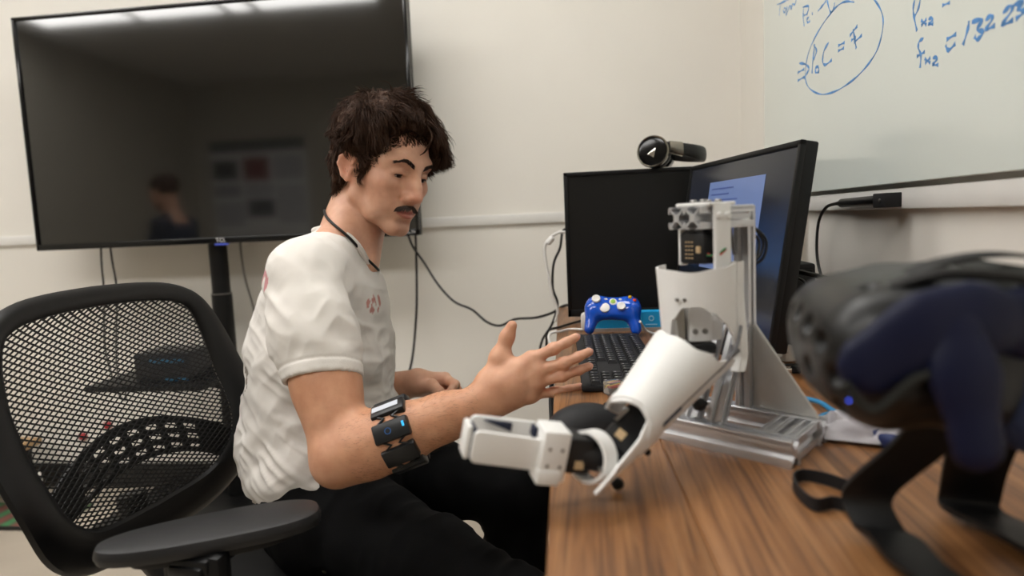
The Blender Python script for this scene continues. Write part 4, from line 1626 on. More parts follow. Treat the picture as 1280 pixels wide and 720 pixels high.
# elbow servo in its white bracket
ET = basis(ux, y=uy, o=P(868, 402, 0.795))
b = MB(ET)
b.box((0.003, 0, 0.002), (0.026, 0.030, 0.046), 0.002)
b.box((0.022, 0.004, -0.006), (0.014, 0.026, 0.030), 0.002)
eb = b.build('elbow_bracket', M['white'], rob)
for x in (-0.003, 0.008):
    MB(ET).lathe((x, -0.015, -0.009), (0, -1, 0), [(0, 0.0032), (0.0016, 0.0032), (0.0022, 0.0018)], 12).build('screw', M['steel'], eb)
MB(ET).box((-0.0185, 0.004, -0.004), (0.012, 0.026, 0.050), 0.002).build('elbow_side_plate', M['bezel_grey'], rob)
MB(ET).box((-0.002, -0.004, -0.0285), (0.044, 0.034, 0.012), 0.003).build('elbow_servo', M['servo'], rob)
MB().cyl(P(842, 400, 0.785), P(846, 432, 0.785), 0.0035, n=10).build('link_rod', M['white'], rob)

# forearm: a tapering shell from the elbow to the wrist
FA = P(874, 425, 0.785)
FB = P(784, 533, 0.655)
fx = (FB - FA).normalized()
fr_ = Vector((0.82, -0.10, -0.56))
fr_ = (fr_ - fx * fx.dot(fr_)).normalized()            # lower right side in the picture
ff = fr_.cross(fx)
if ff.y > 0:
    ff = -ff                                             # faces the camera
ftop = interp([(-180, 0.10), (-100, 0.18), (-80, 0.24), (-40, 0.34), (0, 0.36), (40, 0.26), (75, 0.02), (110, 0.0), (180, 0.10)])
fbot = interp([(-180, 0.80), (-100, 0.94), (-60, 0.98), (-10, 0.965), (22, 0.985), (38, 1.08), (54, 1.34), (72, 1.52), (96, 1.44), (118, 1.22), (150, 0.86), (180, 0.80)])
fa_ = shell(FA, FB, 0.0430, 0.0245, ff, fr_, -150, 150, ftop, fbot, 0.0026, 90, 24).build('forearm_shell', M['white'], rob)
fcuff = interp([(-180, 0.93), (180, 0.93)])
shell(FA, FB, 0.0440, 0.0262, ff, fr_, -110, 96, interp([(-180, 0.885), (40, 0.90), (96, 0.93)]), interp([(-180, 0.955), (-10, 0.95), (22, 0.985), (60, 1.06), (96, 1.10)]), 0.0026, 60, 6).build('forearm_cuff', M['white'], rob)


def on_forearm(t, th, lift=0.0):
    r = 0.0430 + (0.0245 - 0.0430) * t + lift
    a = math.radians(th)
    return FA + (FB - FA) * t + ff * math.cos(a) * r + fr_ * math.sin(a) * r, ff * math.cos(a) + fr_ * math.sin(a)


for (t, th) in ((0.42, -42), (0.42, -31), (0.70, -44), (0.70, -31), (0.985, 48), (1.03, 52)):
    c, n = on_forearm(t, th, 0.0)
    MB().lathe(c - n * 0.003, n, [(0, 0.0018), (0.0034, 0.0018), (0.004, 0.001)], 10).build('screw', M['steel'], fa_)
# dark seam and the cable let into the lower side of the forearm
pts = [on_forearm(t, 62 - 4 * t, 0.0008)[0] for t in (-0.02, 0.2, 0.4, 0.6, 0.75, 0.86)]
MB().tube(spline(pts, 5), [0.0024] * 26, 6).build('seam_cable', M['wire_grey'], rob)
pts = [on_forearm(t, 60, 0.0012)[0] for t in (0.70, 0.8, 0.9)]
MB().tube(spline(pts, 4), 0.0030, 6).build('foam_strip', M['navy'], rob)
pts = [P(926, 408, 0.79), P(921, 432, 0.765), P(908, 452, 0.745), P(880, 480, 0.72), P(856, 500, 0.705)]
MB().tube(spline(pts, 5), 0.0022, 6).build('forearm_cable', M['wire_grey'], rob)
# forearm servo seen at the wrist
WT = basis(fx, y=fr_, o=FB + fx * 0.006 + fr_ * 0.002 - ff * 0.012)
b = MB(WT)
b.box((-0.006, 0, 0), (0.060, 0.030, 0.030), 0.003)
b.box((0.028, 0.004, 0), (0.014, 0.024, 0.022), 0.002)
ws = b.build('wrist_servo', M['servo'], rob)
side = ff.dot(Vector((WT[0][2], WT[1][2], WT[2][2])))
sg = 1 if side > 0 else -1
MB(WT).box((0.010, -0.002, sg * 0.0155), (0.011, 0.009, 0.001)).build('label', M['gold'], ws)
MB(WT).cyl((-0.022, -0.012, sg * 0.013), (0.004, -0.014, sg * 0.018), 0.0022, n=8).build('link_pin', M['chrome'], ws)
MB().lathe(P(771, 603, 0.655), Vector((0.2, -1, 0)), [(0, 0.006), (0.006, 0.006), (0.008, 0.004)], 14).build('stop_knob', M['black'], rob)
MB().lathe(P(806, 562, 0.665), Vector((0.6, -1, -0.3)), [(0, 0.0035), (0.006, 0.0035), (0.007, 0.002)], 12).build('stop_knob', M['black'], rob)

# wrist yoke: black joint, white ring and the gripper
HC = P(731, 567, 0.632)
HD = (P(600, 556, 0.596) - HC).normalized()             # towards the finger tips
HU = Vector((0.09, -0.05, 1)); HU = (HU - HD * HD.dot(HU)).normalized()
HN = HD.cross(HU)
if HN.y > 0:
    HN = -HN                                             # towards the camera
HT = Matrix(((HD.x, HU.x, HN.x, HC.x), (HD.y, HU.y, HN.y, HC.y), (HD.z, HU.z, HN.z, HC.z), (0, 0, 0, 1)))
# ring around the roll axis, slanted a little to the camera
ring = MB()
ra = (HD * -1 - HN * 0.55).normalized()
rc = HC + HD * 0.004 + HN * 0.010
pr = [(-0.008, 0.0248), (-0.0085, 0.0215), (0.0085, 0.0215), (0.008, 0.0248), (-0.008, 0.0248)]
ring.lathe(rc, ra, [(0.010 + t, r) for t, r in pr], 40, caps=False)
wr = ring.build('wrist_ring', M['white'], rob)
MB().lathe(rc + HN * 0.020 + ra * 0.012 - HU * 0.004, HN, [(0, 0.0022), (0.0042, 0.0022), (0.005, 0.001)], 10).build('screw', M['steel'], wr)
b = MB(HT)
b.box((0.012, 0.002, 0), (0.028, 0.034, 0.030), 0.002)
b.box((-0.012, 0.004, -0.004), (0.030, 0.026, 0.022), 0.003)
gs = b.build('gripper_servo', M['servo'], rob)
MB(HT).box((0.010, -0.006, 0.0153), (0.009, 0.008, 0.001)).build('label', M['gold'], gs)
jo = FB + fx * 0.034
jo = jo - ff * 0.010
MB().tube([jo, jo * 0.5 + rc * 0.5 - HU * 0.002, rc - HN * 0.006], [0.013, 0.014, 0.013], 12).build('wrist_joint', M['servo'], rob)
# palm block with four screws
b = MB(HT)
b.box((0.037, 0.0015, 0.004), (0.026, 0.048, 0.034), 0.0025)
b.box((0.040, -0.018, 0.010), (0.022, 0.014, 0.026), 0.002)
pb_ = b.build('palm_block', M['white'], rob)
for x in (0.031, 0.043):
    for y in (-0.007, 0.009):
        MB(HT).lathe((x, y, 0.0208), (0, 0, 1), [(0, 0.0018), (0.0006, 0.0018), (0.0008, 0.001)], 12).build('screw', M['steel'], pb_)
MB(HT).box((0.0525, 0.016, -0.006), (0.004, 0.010, 0.012), 0.001).build('foam_block', M['navy'], rob)


def finger_plate(y0, y1, z, x0, x1, th, drop):
    pl = []
    n = 7
    # long plate, rounded at the tip
    pl += [(x0, y0), (x0, y1)]
    r = 0.006
    yb, yt = y0 - drop, y1 - drop
    for k in range(n + 1):
        a = math.pi / 2 * (1 - k / n)
        pl.append((x1 - r + r * math.cos(a), yt - r + r * math.sin(a)))
    for k in range(n + 1):
        a = -math.pi / 2 * (k / n)
        pl.append((x1 - r + r * math.cos(a), yb + r + r * math.sin(a)))
    return MB(HT).prism(pl[::-1], z - th / 2, z + th / 2, bev=0.0012)


finger_plate(-0.016, 0.014, 0.010, 0.046, 0.113, 0.005, -0.003).build('gripper_finger', M['white'], rob)
finger_plate(-0.010, 0.018, -0.026, 0.046, 0.110, 0.005, -0.001).build('gripper_finger', M['white'], rob)
b = MB(HT)
b.box((0.1115, 0.004, -0.002), (0.004, 0.028, 0.020), 0.0015)
b.build('finger_pad', M['navy'], rob)
MB(HT).box((0.116, 0.004, -0.004), (0.005, 0.031, 0.024), 0.002).build('finger_tip', M['white'], rob)
MB(HT).prism([(0.070, 0.016), (0.098, 0.017), (0.070, 0.008)], -0.024, -0.019).build('foam_wedge', M['navy'], rob)
# wiring at the shoulder
for k, (dx, dy) in enumerate(((0, 0), (4, 3), (-5, 5))):
    pts = [P(905 , 268 + k, 0.85), P(922, 270 + dy, 0.85), P(940 + dx, 282 + dy, 0.86), P(954 + dx, 302, 0.865), P(948 + dx, 322 + dy, 0.86), P(930, 329 + dy, 0.86), P(918, 330 + dy, 0.86)]
    MB().tube(spline(pts, 6), 0.0018, 6).build('motor_cable', M['cable'], rob)
for (mm, o) in ((M['wire_red'], 0), (M['wire_green'], 2.0)):
    MB().tube(spline([P(884 - o, 317 + o, 0.79), P(895, 321 - o, 0.785), P(904, 315 - o, 0.783), P(913, 306 - o, 0.80)], 5), 0.0011, 6).build('wire', mm, rob)
MB().tube(spline([P(912, 280, 0.84), P(915, 300, 0.84), P(918, 318, 0.84)], 5), 0.0022, 6).build('wire', M['wire_grey'], rob)

# ------------------------------------------------------------------ television on its stand
def screen_mat(name, c, rough=0.08, spec=0.5):
    return mat(name, c, rough, var=0.02, vscale=5, spec=spec)


M['tv_screen'] = mat('television screen', '0c0c0c', 0.065, var=0.02, vscale=5, spec=1.0, ior=1.6)
M['logo'] = mat('printed logo', 'd9d9d9', 0.4, var=0.01)
TVY = 2.25
tl = P(31, 168, TVY); tr = P(516, 140, TVY)
tx0, tx1 = -1.980, -0.572
tz0, tz1 = 0.960, 1.772
tcx = (tx0 + tx1) / 2
tv_ = empty('television', (tcx, TVY, tz0), 'large black flat-screen television on a pole stand', 'television')
MB().box((tcx, TVY + 0.022, (tz0 + tz1) / 2), (tx1 - tx0, 0.034, tz1 - tz0), 0.004).build('back_panel', M['black'], tv_)
b = MB()
for sx, xx in ((-1, tx0 + 0.006), (1, tx1 - 0.006)):
    b.box((xx, TVY, (tz0 + tz1) / 2), (0.012, 0.016, tz1 - tz0), 0.003)
b.box((tcx, TVY, tz1 - 0.006), (tx1 - tx0, 0.016, 0.012), 0.003)
b.box((tcx, TVY, tz0 + 0.011), (tx1 - tx0, 0.016, 0.022), 0.003)
b.build('bezel', M['black_gloss'], tv_)
MB().box((tcx, TVY + 0.002, (tz0 + tz1) / 2 + 0.005), (tx1 - tx0 - 0.022, 0.006, tz1 - tz0 - 0.032)).build('screen', M['tv_screen'], tv_, smooth=False)
TXT = lambda x, y, z: Matrix.Translation((x, y, z)) @ Matrix.Rotation(math.pi / 2, 4, 'X')
text_mesh('logo', 'TCL', 0.020, TXT(tcx, TVY - 0.0083, tz0 + 0.011), M['logo'], tv_)
text_mesh('logo', 'Roku TV', 0.012, TXT(tx1 - 0.034, TVY - 0.0083, tz0 + 0.011), M['logo'], tv_)
MB().box((tcx, TVY - 0.004, tz0 - 0.003), (0.05, 0.010, 0.005), 0.002).build('status_light', mat('standby light', '4a5cc8', 0.4, emit=0.15), tv_)

pole_x = P(279, 400, 2.33).x
st_ = empty('television_stand', (pole_x, 2.33, 0), 'black floor stand with a round pole and shelf behind the office chair', 'stand')
MB().cyl((pole_x, 2.335, 0.02), (pole_x, 2.335, 0.78), 0.036, n=28).build('pole', M['black'], st_)
MB().cyl((pole_x, 2.335, 0.78), (pole_x, 2.335, 1.30), 0.032, n=28).build('pole', M['black'], st_)
MB().cyl((pole_x, 2.335, 0.775), (pole_x, 2.335, 0.779), 0.0366, n=28).build('clamp_ring', M['steel'], st_)
MB().box((pole_x, 2.2975, 1.25), (0.40, 0.014, 0.30), 0.004).build('mount_plate', M['black'], st_)
MB().box((pole_x, 2.22, 0.012), (0.75, 0.40, 0.024), 0.008).build('base_plate', M['black'], st_)
shz = P(215, 474, 2.2).z
MB().box((pole_x - 0.15, 2.19, shz), (0.42, 0.26, 0.022), 0.006).build('shelf', M['black'], st_)
MB().box((pole_x, 2.29, shz - 0.02), (0.09, 0.06, 0.06), 0.006).build('shelf_bracket', M['black'], st_)
M['console'] = mat('dark device', '1b1d22', 0.3, var=0.1)
M['glint'] = mat('painted blue glint', '255673', 0.3, var=0.1)  # bluish glints on the box, painted as coloured strips
cb = empty('media_box', (pole_x - 0.10, 2.17, shz + 0.011), 'dark media box with painted blue glints on the television stand shelf', 'media box')
MB().box((pole_x - 0.10, 2.18, shz + 0.011 + 0.05), (0.20, 0.16, 0.10), 0.006).build('case', M['console'], cb)
MB().box((pole_x - 0.08, 2.0985, shz + 0.085), (0.12, 0.003, 0.012), 0.001).build('strip', M['glint'], cb)
MB().box((pole_x - 0.05, 2.0985, shz + 0.022), (0.08, 0.003, 0.008), 0.001).build('strip', M['glint'], cb)

# ------------------------------------------------------------------ cables
def pc(l, Y0, Y1=None):
    Y1 = Y0 if Y1 is None else Y1
    n = len(l) - 1
    return [P(x, y, Y0 + (Y1 - Y0) * i / n) for i, (x, y) in enumerate(l)]


cable('hanging_cable', pc([(126, 300), (127, 330), (130, 365), (131, 430), (140, 470), (150, 495), (157, 500), (156, 488), (148, 470), (145, 440), (146, 365), (140, 325), (137, 300)], 2.30), 0.0035, M['cable'], 'thin black cable looping down from the left half of the television')
cable('hanging_cable', pc([(300, 296), (302, 320), (307, 350), (318, 390), (322, 440), (322, 500), (322, 560)], 2.38), 0.0045, mat('grey cable jacket', '75716b', 0.5), 'grey cable dropping behind the shoulder beside the stand pole')
cable('power_cable', pc([(519, 285), (520, 310), (521, 360), (520, 400), (515, 450), (505, 485), (497, 510), (487, 560), (485, 620)], 2.38), 0.0045, M['cable'], 'black power cable hanging straight down from the television corner')
cable('video_cable', pc([(509, 290), (516, 308), (530, 328), (548, 356), (568, 377), (590, 387), (608, 402), (625, 407), (644, 399), (670, 397), (690, 391), (703, 383), (716, 380)], 2.38, 2.00), 0.0042, M['cable'], 'black cable sagging across the wall from the television to the desk')
cable('monitor_cable', pc([(712, 292), (700, 290), (688, 297), (681, 308), (682, 325), (686, 345), (690, 368), (697, 388), (694, 402)], 1.90), 0.004, M['white_cable'], 'white cable dangling beside the left edge of the black monitor')
MB_ = MB().lathe(P(684, 305, 1.90), P(692, 296, 1.90) - P(684, 305, 1.90), [(0, 0.004), (0.003, 0.008), (0.022, 0.008), (0.026, 0.004)], 12)
tag(MB_.build('cable_ferrite', M['white_cable']), 'white moulded bead on the cable by the monitor edge', 'cable bead')
cable('monitor_cable', pc([(708, 286), (703, 290), (700, 310), (692, 330), (691, 360), (697, 380), (690, 405), (678, 425), (674, 445), (674, 470)], 1.93), 0.0035, M['cable'], 'thin black cable falling behind the white one at the monitor edge')
cable('desk_cable', [PZ(735, 399, 0.734), PZ(715, 404, 0.734), PZ(699, 409, 0.734), PZ(691, 414, 0.733) + Vector((-0.012, 0, 0)), P(683, 432, 1.64), P(680, 452, 1.66), P(679, 475, 1.68)], 0.003, M['cable'], 'thin dark cable slipping over the back left desk edge')
cable('keyboard_cable', [PZ(730, 412, 0.735), PZ(712, 411.5, 0.735), PZ(701, 414, 0.735), PZ(697, 419, 0.735) + Vector((-0.02, 0, 0)), P(692, 440, 1.50)], 0.0028, M['white_cable'], 'short white cable curling off the far keyboard end')
cable('charger_cable', [P(690, 470, 1.35), P(689, 500, 1.3), P(690, 530, 1.25), P(688, 560, 1.22)], 0.005, M['cable'], 'thick black cable hanging behind the desk edge below the hand')
cable('floor_cable', [Vector((-0.30, 1.9, 0.006)), PZ(620, 712, 0.006), PZ(655, 690, 0.006), PZ(668, 700, 0.006), PZ(690, 716, 0.006)], 0.005, M['white_cable'], 'white cable lying on the floor under the desk')

# ------------------------------------------------------------------ monitors
def monitor(name, T, w, h, label, scr, z0, foot, tilt):
    """T: x along the screen, y into the panel (away from the viewer), origin on the desk below the panel centre"""
    t = empty(name, T.translation, label, 'monitor')
    A = T @ Matrix.Translation((0, 0, z0)) @ Matrix.Rotation(math.radians(-tilt), 4, 'X')
    MB(A).box((0, 0.014, h / 2), (w, 0.022, h), 0.004).build('panel', M['black'], t)
    b = MB(A)
    for sx in (-1, 1):
        b.box((sx * (w / 2 - 0.005), 0, h / 2), (0.010, 0.010, h), 0.002)
    b.box((0, 0, h - 0.005), (w, 0.010, 0.010), 0.002)
    b.box((0, 0, 0.009), (w, 0.010, 0.018), 0.002)
    b.build('bezel', M['black'], t)
    s = MB(A).box((0, 0.001, h / 2 + 0.004), (w - 0.018, 0.004, h - 0.026)).build('screen', scr, t, smooth=False)
    ny = 0.050 + math.tan(math.radians(tilt)) * h * 0.45
    MB(T).box((0, ny + 0.012, (z0 + h * 0.5) / 2), (0.05, 0.018, z0 + h * 0.5 - 0.012), 0.004).build('stand_neck', M['black'], t)
    MB(A).box((0, 0.041, h * 0.45), (0.09, 0.034, 0.09), 0.004).build('mount', M['black'], t)
    MB(T).box((0, ny, 0.006), (foot, 0.17, 0.012), 0.004).build('stand_base', M['black'], t)
    return t, A, s


M['screen_off'] = screen_mat('dark matte screen', '151515', 0.35, 0.4)
m1l, m1r = P(707, 300, 1.72), None
w1 = 0.545
zt, zb = P(707, 216, 1.72).z, P(712, 396, 1.72).z
T1 = Matrix.Translation((m1l.x + w1 / 2, 1.72, DZ))
mon1, A1_, s1_ = monitor('monitor', T1, w1, zt - zb, 'black switched-off monitor facing the camera below the headphones', M['screen_off'], zb - DZ, 0.22, 0)


def desktop_mat():
    m = bpy.data.materials.new('monitor picture')
    m.use_nodes = True
    nt = m.node_tree
    b = nt.nodes['Principled BSDF']
    b.inputs['Base Color'].default_value = (0.01, 0.01, 0.012, 1)
    b.inputs['Roughness'].default_value = 0.2
    tc = nt.nodes.new('ShaderNodeTexCoord')
    sp = nt.nodes.new('ShaderNodeSeparateXYZ')
    nt.links.new(tc.outputs['Generated'], sp.inputs[0])
    rp = nt.nodes.new('ShaderNodeValToRGB')
    e = rp.color_ramp.elements
    e[0].position = 0.0; e[0].color = lin('06070b') + (1,)
    e[1].position = 1.0; e[1].color = lin('24262c') + (1,)
    for pos, c in ((0.10, '0a1420'), (0.24, '05080d'), (0.36, '071220'), (0.48, '14365c'), (0.62, '0f2a4c'), (0.80, '1a1f2b')):
        q_ = e.new(pos); q_.color = lin(c) + (1,)
    nz = nt.nodes.new('ShaderNodeTexNoise'); nz.inputs['Scale'].default_value = 6.0
    nt.links.new(tc.outputs['Generated'], nz.inputs['Vector'])
    ad = nt.nodes.new('ShaderNodeMath'); ad.operation = 'MULTIPLY_ADD'; ad.inputs[1].default_value = 0.12
    nt.links.new(nz.outputs['Fac'], ad.inputs[0]); nt.links.new(sp.outputs['Z'], ad.inputs[2])
    nt.links.new(ad.outputs[0], rp.inputs['Fac'])
    nt.links.new(rp.outputs['Color'], b.inputs['Emission Color'])
    b.inputs['Emission Strength'].default_value = 0.8
    return m


M['desktop'] = desktop_mat()
M['window'] = mat('document window', '5e6f98', 0.3, var=0.05, vscale=4, emit=0.5)
M['window_text'] = mat('document text', '46568a', 0.3, var=0.1, emit=0.3)
near_b = P(962, 442, 1.10)
near_t = P(1004, 184, 1.10)
far_d = Vector((-0.17, 0.985, 0)).normalized()
w2 = 0.535
h2 = 0.335
z2 = near_b.z - DZ
c2_ = Vector((near_b.x, 1.10, DZ)) + far_d * (w2 / 2) + Vector((0.004, 0, 0))
T2 = basis(-far_d, z=(0, 0, 1), o=c2_)        # x runs to the near end; y into the panel
mon2, A2_, s2_ = monitor('monitor', T2, w2, h2, 'lit monitor seen from the side, tilted back behind the robot arm', M['desktop'], z2, 0.20, 9)
# a lit document window on the picture and icons
MB(A2_).box((0.010, -0.0014, h2 * 0.60), (0.275, 0.0006, h2 * 0.53)).build('window', M['window'], s2_, smooth=False)
b = MB(A2_)
rr = random.Random(4)
for k in range(13):
    L = rr.uniform(0.08, 0.24)
    b.box((-0.120 + L / 2 + 0.01, -0.0020, h2 * 0.82 - k * 0.0115), (L, 0.0004, 0.0028))
b.build('window_text', M['window_text'], s2_, smooth=False)
b = MB(A2_)
for k in range(9):
    b.box((0.10 + (k % 5) * 0.018, -0.0014, h2 * 0.26 - 0.012 * (k // 5)), (0.012, 0.0005, 0.006))
b.build('icons', mat('icons', '5a6068', 0.4, emit=0.4), s2_, smooth=False)

# ------------------------------------------------------------------ headphones on the black monitor
M['ear_leather'] = mat('black leatherette', '1a1816', 0.45, var=0.15, vscale=80, bump=0.2, bscale=400)
M['gunmetal'] = mat('gunmetal', '8d857a', 0.22, metal=0.95, var=0.05)
top1 = zt
hc = P(817, 190, 1.715)
hp_ = empty('headphones', (hc.x, 1.735, top1), 'black and chrome headphones lying on top of the black monitor', 'headphones')
ax_ = Vector((-0.35, -0.93, 0.12)).normalized()
b = MB().lathe(hc + ax_ * -0.012, ax_, [(-0.004, 0.030), (0.0, 0.036), (0.014, 0.038), (0.020, 0.034), (0.021, 0.028)], 32)
cup = b.build('ear_cup', M['black_gloss'], hp_)
b = MB().lathe(hc + ax_ * 0.002, ax_, [(0.0, 0.0385), (0.006, 0.0395), (0.010, 0.0375), (0.008, 0.0350), (0.0, 0.0350), (0.0, 0.0385)], 40, caps=False)
b.build('cup_ring', M['gunmetal'], cup)
u_ = Vector((0, 0, 1)) - ax_ * ax_.z; u_.normalize(); r_ = ax_.cross(u_)
if r_.x < 0: r_ = -r_
TT = Matrix(((r_.x, u_.x, ax_.x, hc.x), (r_.y, u_.y, ax_.y, hc.y), (r_.z, u_.z, ax_.z, hc.z), (0, 0, 0, 1)))
MB(TT).prism([(-0.013, -0.006), (0.004, -0.016), (0.008, 0.008)], 0.009, 0.012, bev=0.0006).build('emblem', M['chrome'], cup)
MB().lathe(hc + ax_ * -0.016, -ax_, [(0, 0.034), (0.005, 0.037), (0.014, 0.036), (0.018, 0.026)], 28).build('ear_cushion', M['ear_leather'], hp_)
# far cup
hc2 = hc + Vector((0.030, 0.150, 0.000))
MB().lathe(hc2, Vector((0.2, 0.98, 0)), [(-0.018, 0.026), (-0.014, 0.036), (-0.004, 0.037), (0.0, 0.036), (0.014, 0.038), (0.020, 0.030)], 28).build('ear_cup', M['black_gloss'], hp_)
# band: from the near cup to the right and round to the far cup
pts = spline([hc + Vector((0.030, 0.002, 0.012)), hc + Vector((0.060, 0.010, 0.006)), hc + Vector((0.105, 0.030, -0.002)), hc + Vector((0.132, 0.075, -0.006)), hc + Vector((0.120, 0.125, -0.004)), hc + Vector((0.080, 0.152, 0.0)), hc2 + Vector((0.02, 0.004, 0.004))], 8)
gr = []
for i, p in enumerate(pts):
    t = i / (len(pts) - 1)
    hh = 0.012 + 0.006 * math.sin(math.pi * t)
    d = (pts[min(i + 1, len(pts) - 1)] - pts[max(i - 1, 0)]).normalized()
    n = Vector((d.y, -d.x, 0)).normalized()
    gr.append([p + n * (0.006 * math.cos(a)) + Vector((0, 0, hh * math.sin(a))) for a in [2 * math.pi * k / 12 for k in range(13)]])
MB().sheet(gr).build('headband', M['ear_leather'], hp_)
gr2 = [[q_ + (q_ - sum(row, Vector()) / 13) * 0.12 for q_ in row] for row in gr[3:11]]
MB().sheet(gr2).build('yoke', M['gunmetal'], hp_)
# a scrap of white paper under them
pp = P(848, 209, 1.725)
tag(MB(rotz(4, (pp.x, 1.730, top1 + 0.0008))).box((0, 0, 0), (0.075, 0.024, 0.0012)).build('paper_slip', mat('white paper', 'f2f0ec', 0.7, var=0.02)), 'white paper slip under the headphones on the monitor', 'paper')

# ------------------------------------------------------------------ keyboard
kbA, kbB = PZ(719, 413, 0.748), PZ(784, 402, 0.748)
kn = PZ(727, 477, 0.748)
kd = (kbA - kn); kd.z = 0; kd.normalize()          # long axis, away from the camera
KT = basis(kd, z=(0, 0, 1), o=(kn.x, kn.y, DZ))    # x along (away), y to the left
KL, KW = 0.465, 0.135
kb_ = empty('keyboard', KT @ Vector((KL / 2, -KW / 2, 0)), 'black keyboard lying lengthwise on the desk beside the hand', 'keyboard')
MB(KT).box((KL / 2, -KW / 2, 0.006), (KL, KW, 0.010), 0.003).build('base', M['black_soft'], kb_)
M['key'] = mat('key cap', '1b1b1e', 0.5, var=0.15, vscale=30)
M['legend'] = mat('key legend', 'b8b8b6', 0.6, var=0.02)
kproto = None
lproto = None
U = 0.0183


def key(x, y, wx=1.0, wy=1.0):
    global kproto, lproto
    if kproto is None:
        bb = MB()
        t = 0.72
        s0 = 0.0082
        vs = [(-s0, -s0, 0), (s0, -s0, 0), (s0, s0, 0), (-s0, s0, 0), (-s0 * t, -s0 * t, 0.006), (s0 * t, -s0 * t, 0.006), (s0 * t, s0 * t, 0.006), (-s0 * t, s0 * t, 0.006)]
        bb.put(vs, [(4, 5, 6, 7), (0, 1, 5, 4), (1, 2, 6, 5), (2, 3, 7, 6), (3, 0, 4, 7)])
        kproto = bpy.data.meshes.new('key')
        kproto.from_pydata([tuple(v_) for v_ in bb.v], [], bb.f)
        kproto.materials.append(M['key'])
        lproto = bpy.data.meshes.new('legend')
        lproto.from_pydata([(-0.0015, 0.001, 0.0063), (0.0015, 0.001, 0.0063), (0.0015, 0.0042, 0.0063), (-0.0015, 0.0042, 0.0063)], [], [(0, 1, 2, 3)])
        lproto.materials.append(M['legend'])
    o = bpy.data.objects.new('key', kproto)
    col.objects.link(o)
    attach(o, kb_)
    o.matrix_basis = KT @ Matrix.Translation((x, y, 0.0108)) @ Matrix.Diagonal((wx, wy, 1, 1))
    l = bpy.data.objects.new('legend', lproto)
    col.objects.link(l)
    l.parent = o
    return o


# rows run along x; the top row is on the right (towards the wall); numbers pad at the near end
rows_y = [-KW + 0.016, -KW + 0.040, -KW + 0.0583, -KW + 0.0766, -KW + 0.0949, -KW + 0.1132]
x_main = 0.095
# the typist sits at +y looking to -y, so his left is the far end
for r, y in enumerate(rows_y):
    n = 15
    for k in range(n):
        if r == 5 and 4 <= k <= 8:
            if k == 6:
                key(x_main + k * U + 0.009 + 0.055, y, 5.6, 1.0)
            continue
        if r in (4,) and k in (0,):
            continue
        key(x_main + 0.055 + k * U + (0.004 * r if r in (2, 3, 4) else 0), y)
    if r >= 1:
        for k in range(4):
            key(0.012 + k * U, y)
    if r in (1, 2, 5):
        for k in range(3):
            key(0.012 + 4.3 * U + k * U * 0.93, y, 0.92)
# ------------------------------------------------------------------ game controller
M['blue_clear'] = mat('clear blue plastic', '0f52c8', 0.12, var=0.15, vscale=50, coat=0.6)
M['blue_dark'] = mat('dark blue plastic', '0b2f86', 0.25, var=0.1)
M['ivory'] = mat('white rubber', 'efece6', 0.4, var=0.02)
gcx = P(766, 392, 1.53)
GT = Matrix.Translation((gcx.x, 1.520, DZ + 0.056)) @ Matrix.Rotation(math.radians(52), 4, 'X') @ Matrix.Rotation(math.radians(-3), 4, 'Z')    # x right, y up the pad, z out of the face
gc = empty('game_controller', (gcx.x, 1.50, DZ), 'translucent blue game controller propped at the far end of the keyboard', 'game controller')
G = SDF((-0.075, -0.06, -0.035), (0.075, 0.05, 0.03), 0.0018)
gsx = 0.80
G.ell((0, 0.006, 0), (0.052, 0.030, 0.016), None, 0.01)
for s in (-1, 1):
    G.ell((s * 0.034, 0.012, 0), (0.026, 0.026, 0.017), None, 0.012)
    G.cone((s * 0.042, 0.004, -0.004), (s * 0.051, -0.040, -0.010), 0.018, 0.0115, 0.014)
    G.cone((s * 0.030, 0.032, -0.008), (s * 0.050, 0.026, -0.008), 0.009, 0.009, 0.010)
G.ell((0, -0.046, 0), (0.034, 0.026, 0.04), None, 0.010, True)
gv, gf = G.mesh()
gv = relax(gv, gf, 3)
Rn = np.array(GT)[:3, :3]; Tn = np.array(GT)[:3, 3]
shell_ = np_mesh('shell', gv @ Rn.T + Tn, gf, M['blue_clear'], gc)


def stick(x, y, r, hgt, m, name):
    return MB(GT).lathe((x, y, 0.010), (0, 0, 1), [(0, r * 0.7), (hgt * 0.6, r * 0.65), (hgt * 0.62, r), (hgt * 0.9, r), (hgt, r * 0.85), (hgt * 0.93, r * 0.3)], 22).build(name, m, gc)


stick(-0.037, 0.020, 0.0095, 0.014, M['ivory'], 'thumb_stick')
stick(0.018, 0.002, 0.0095, 0.014, M['ivory'], 'thumb_stick')
MB(GT).lathe((-0.018, 0.001, 0.013), (0, 0, 1), [(0, 0.0115), (0.004, 0.0112), (0.005, 0.008)], 24).build('direction_pad', M['ivory'], gc)
g_ = MB(GT).lathe((0, 0.016, 0.014), (0, 0, 1), [(0, 0.0085), (0.003, 0.0080), (0.0038, 0.006)], 24).build('guide_button', M['ivory'], gc)
MB(GT).lathe((0, 0.016, 0.0178), (0, 0, 1), [(0, 0.0056), (0.0008, 0.005)], 20).build('emblem', mat('green emblem', '9bc64a', 0.3), g_)
for (x, y, c) in ((0.037, 0.029, 'e2b01f'), (0.047, 0.021, 'e0492f'), (0.027, 0.021, '2f6fe0'), (0.037, 0.013, '4fb04a')):
    MB(GT).lathe((x, y, 0.012), (0, 0, 1), [(0, 0.0042), (0.004, 0.004), (0.0056, 0.0024)], 16).build('button', mat('button ' + c, c, 0.2), gc)
for x in (-0.016, 0.016):
    MB(GT).ball((x, 0.023, 0.0145), (0.0042, 0.0026, 0.002), 12).build('button', M['ivory'], gc)
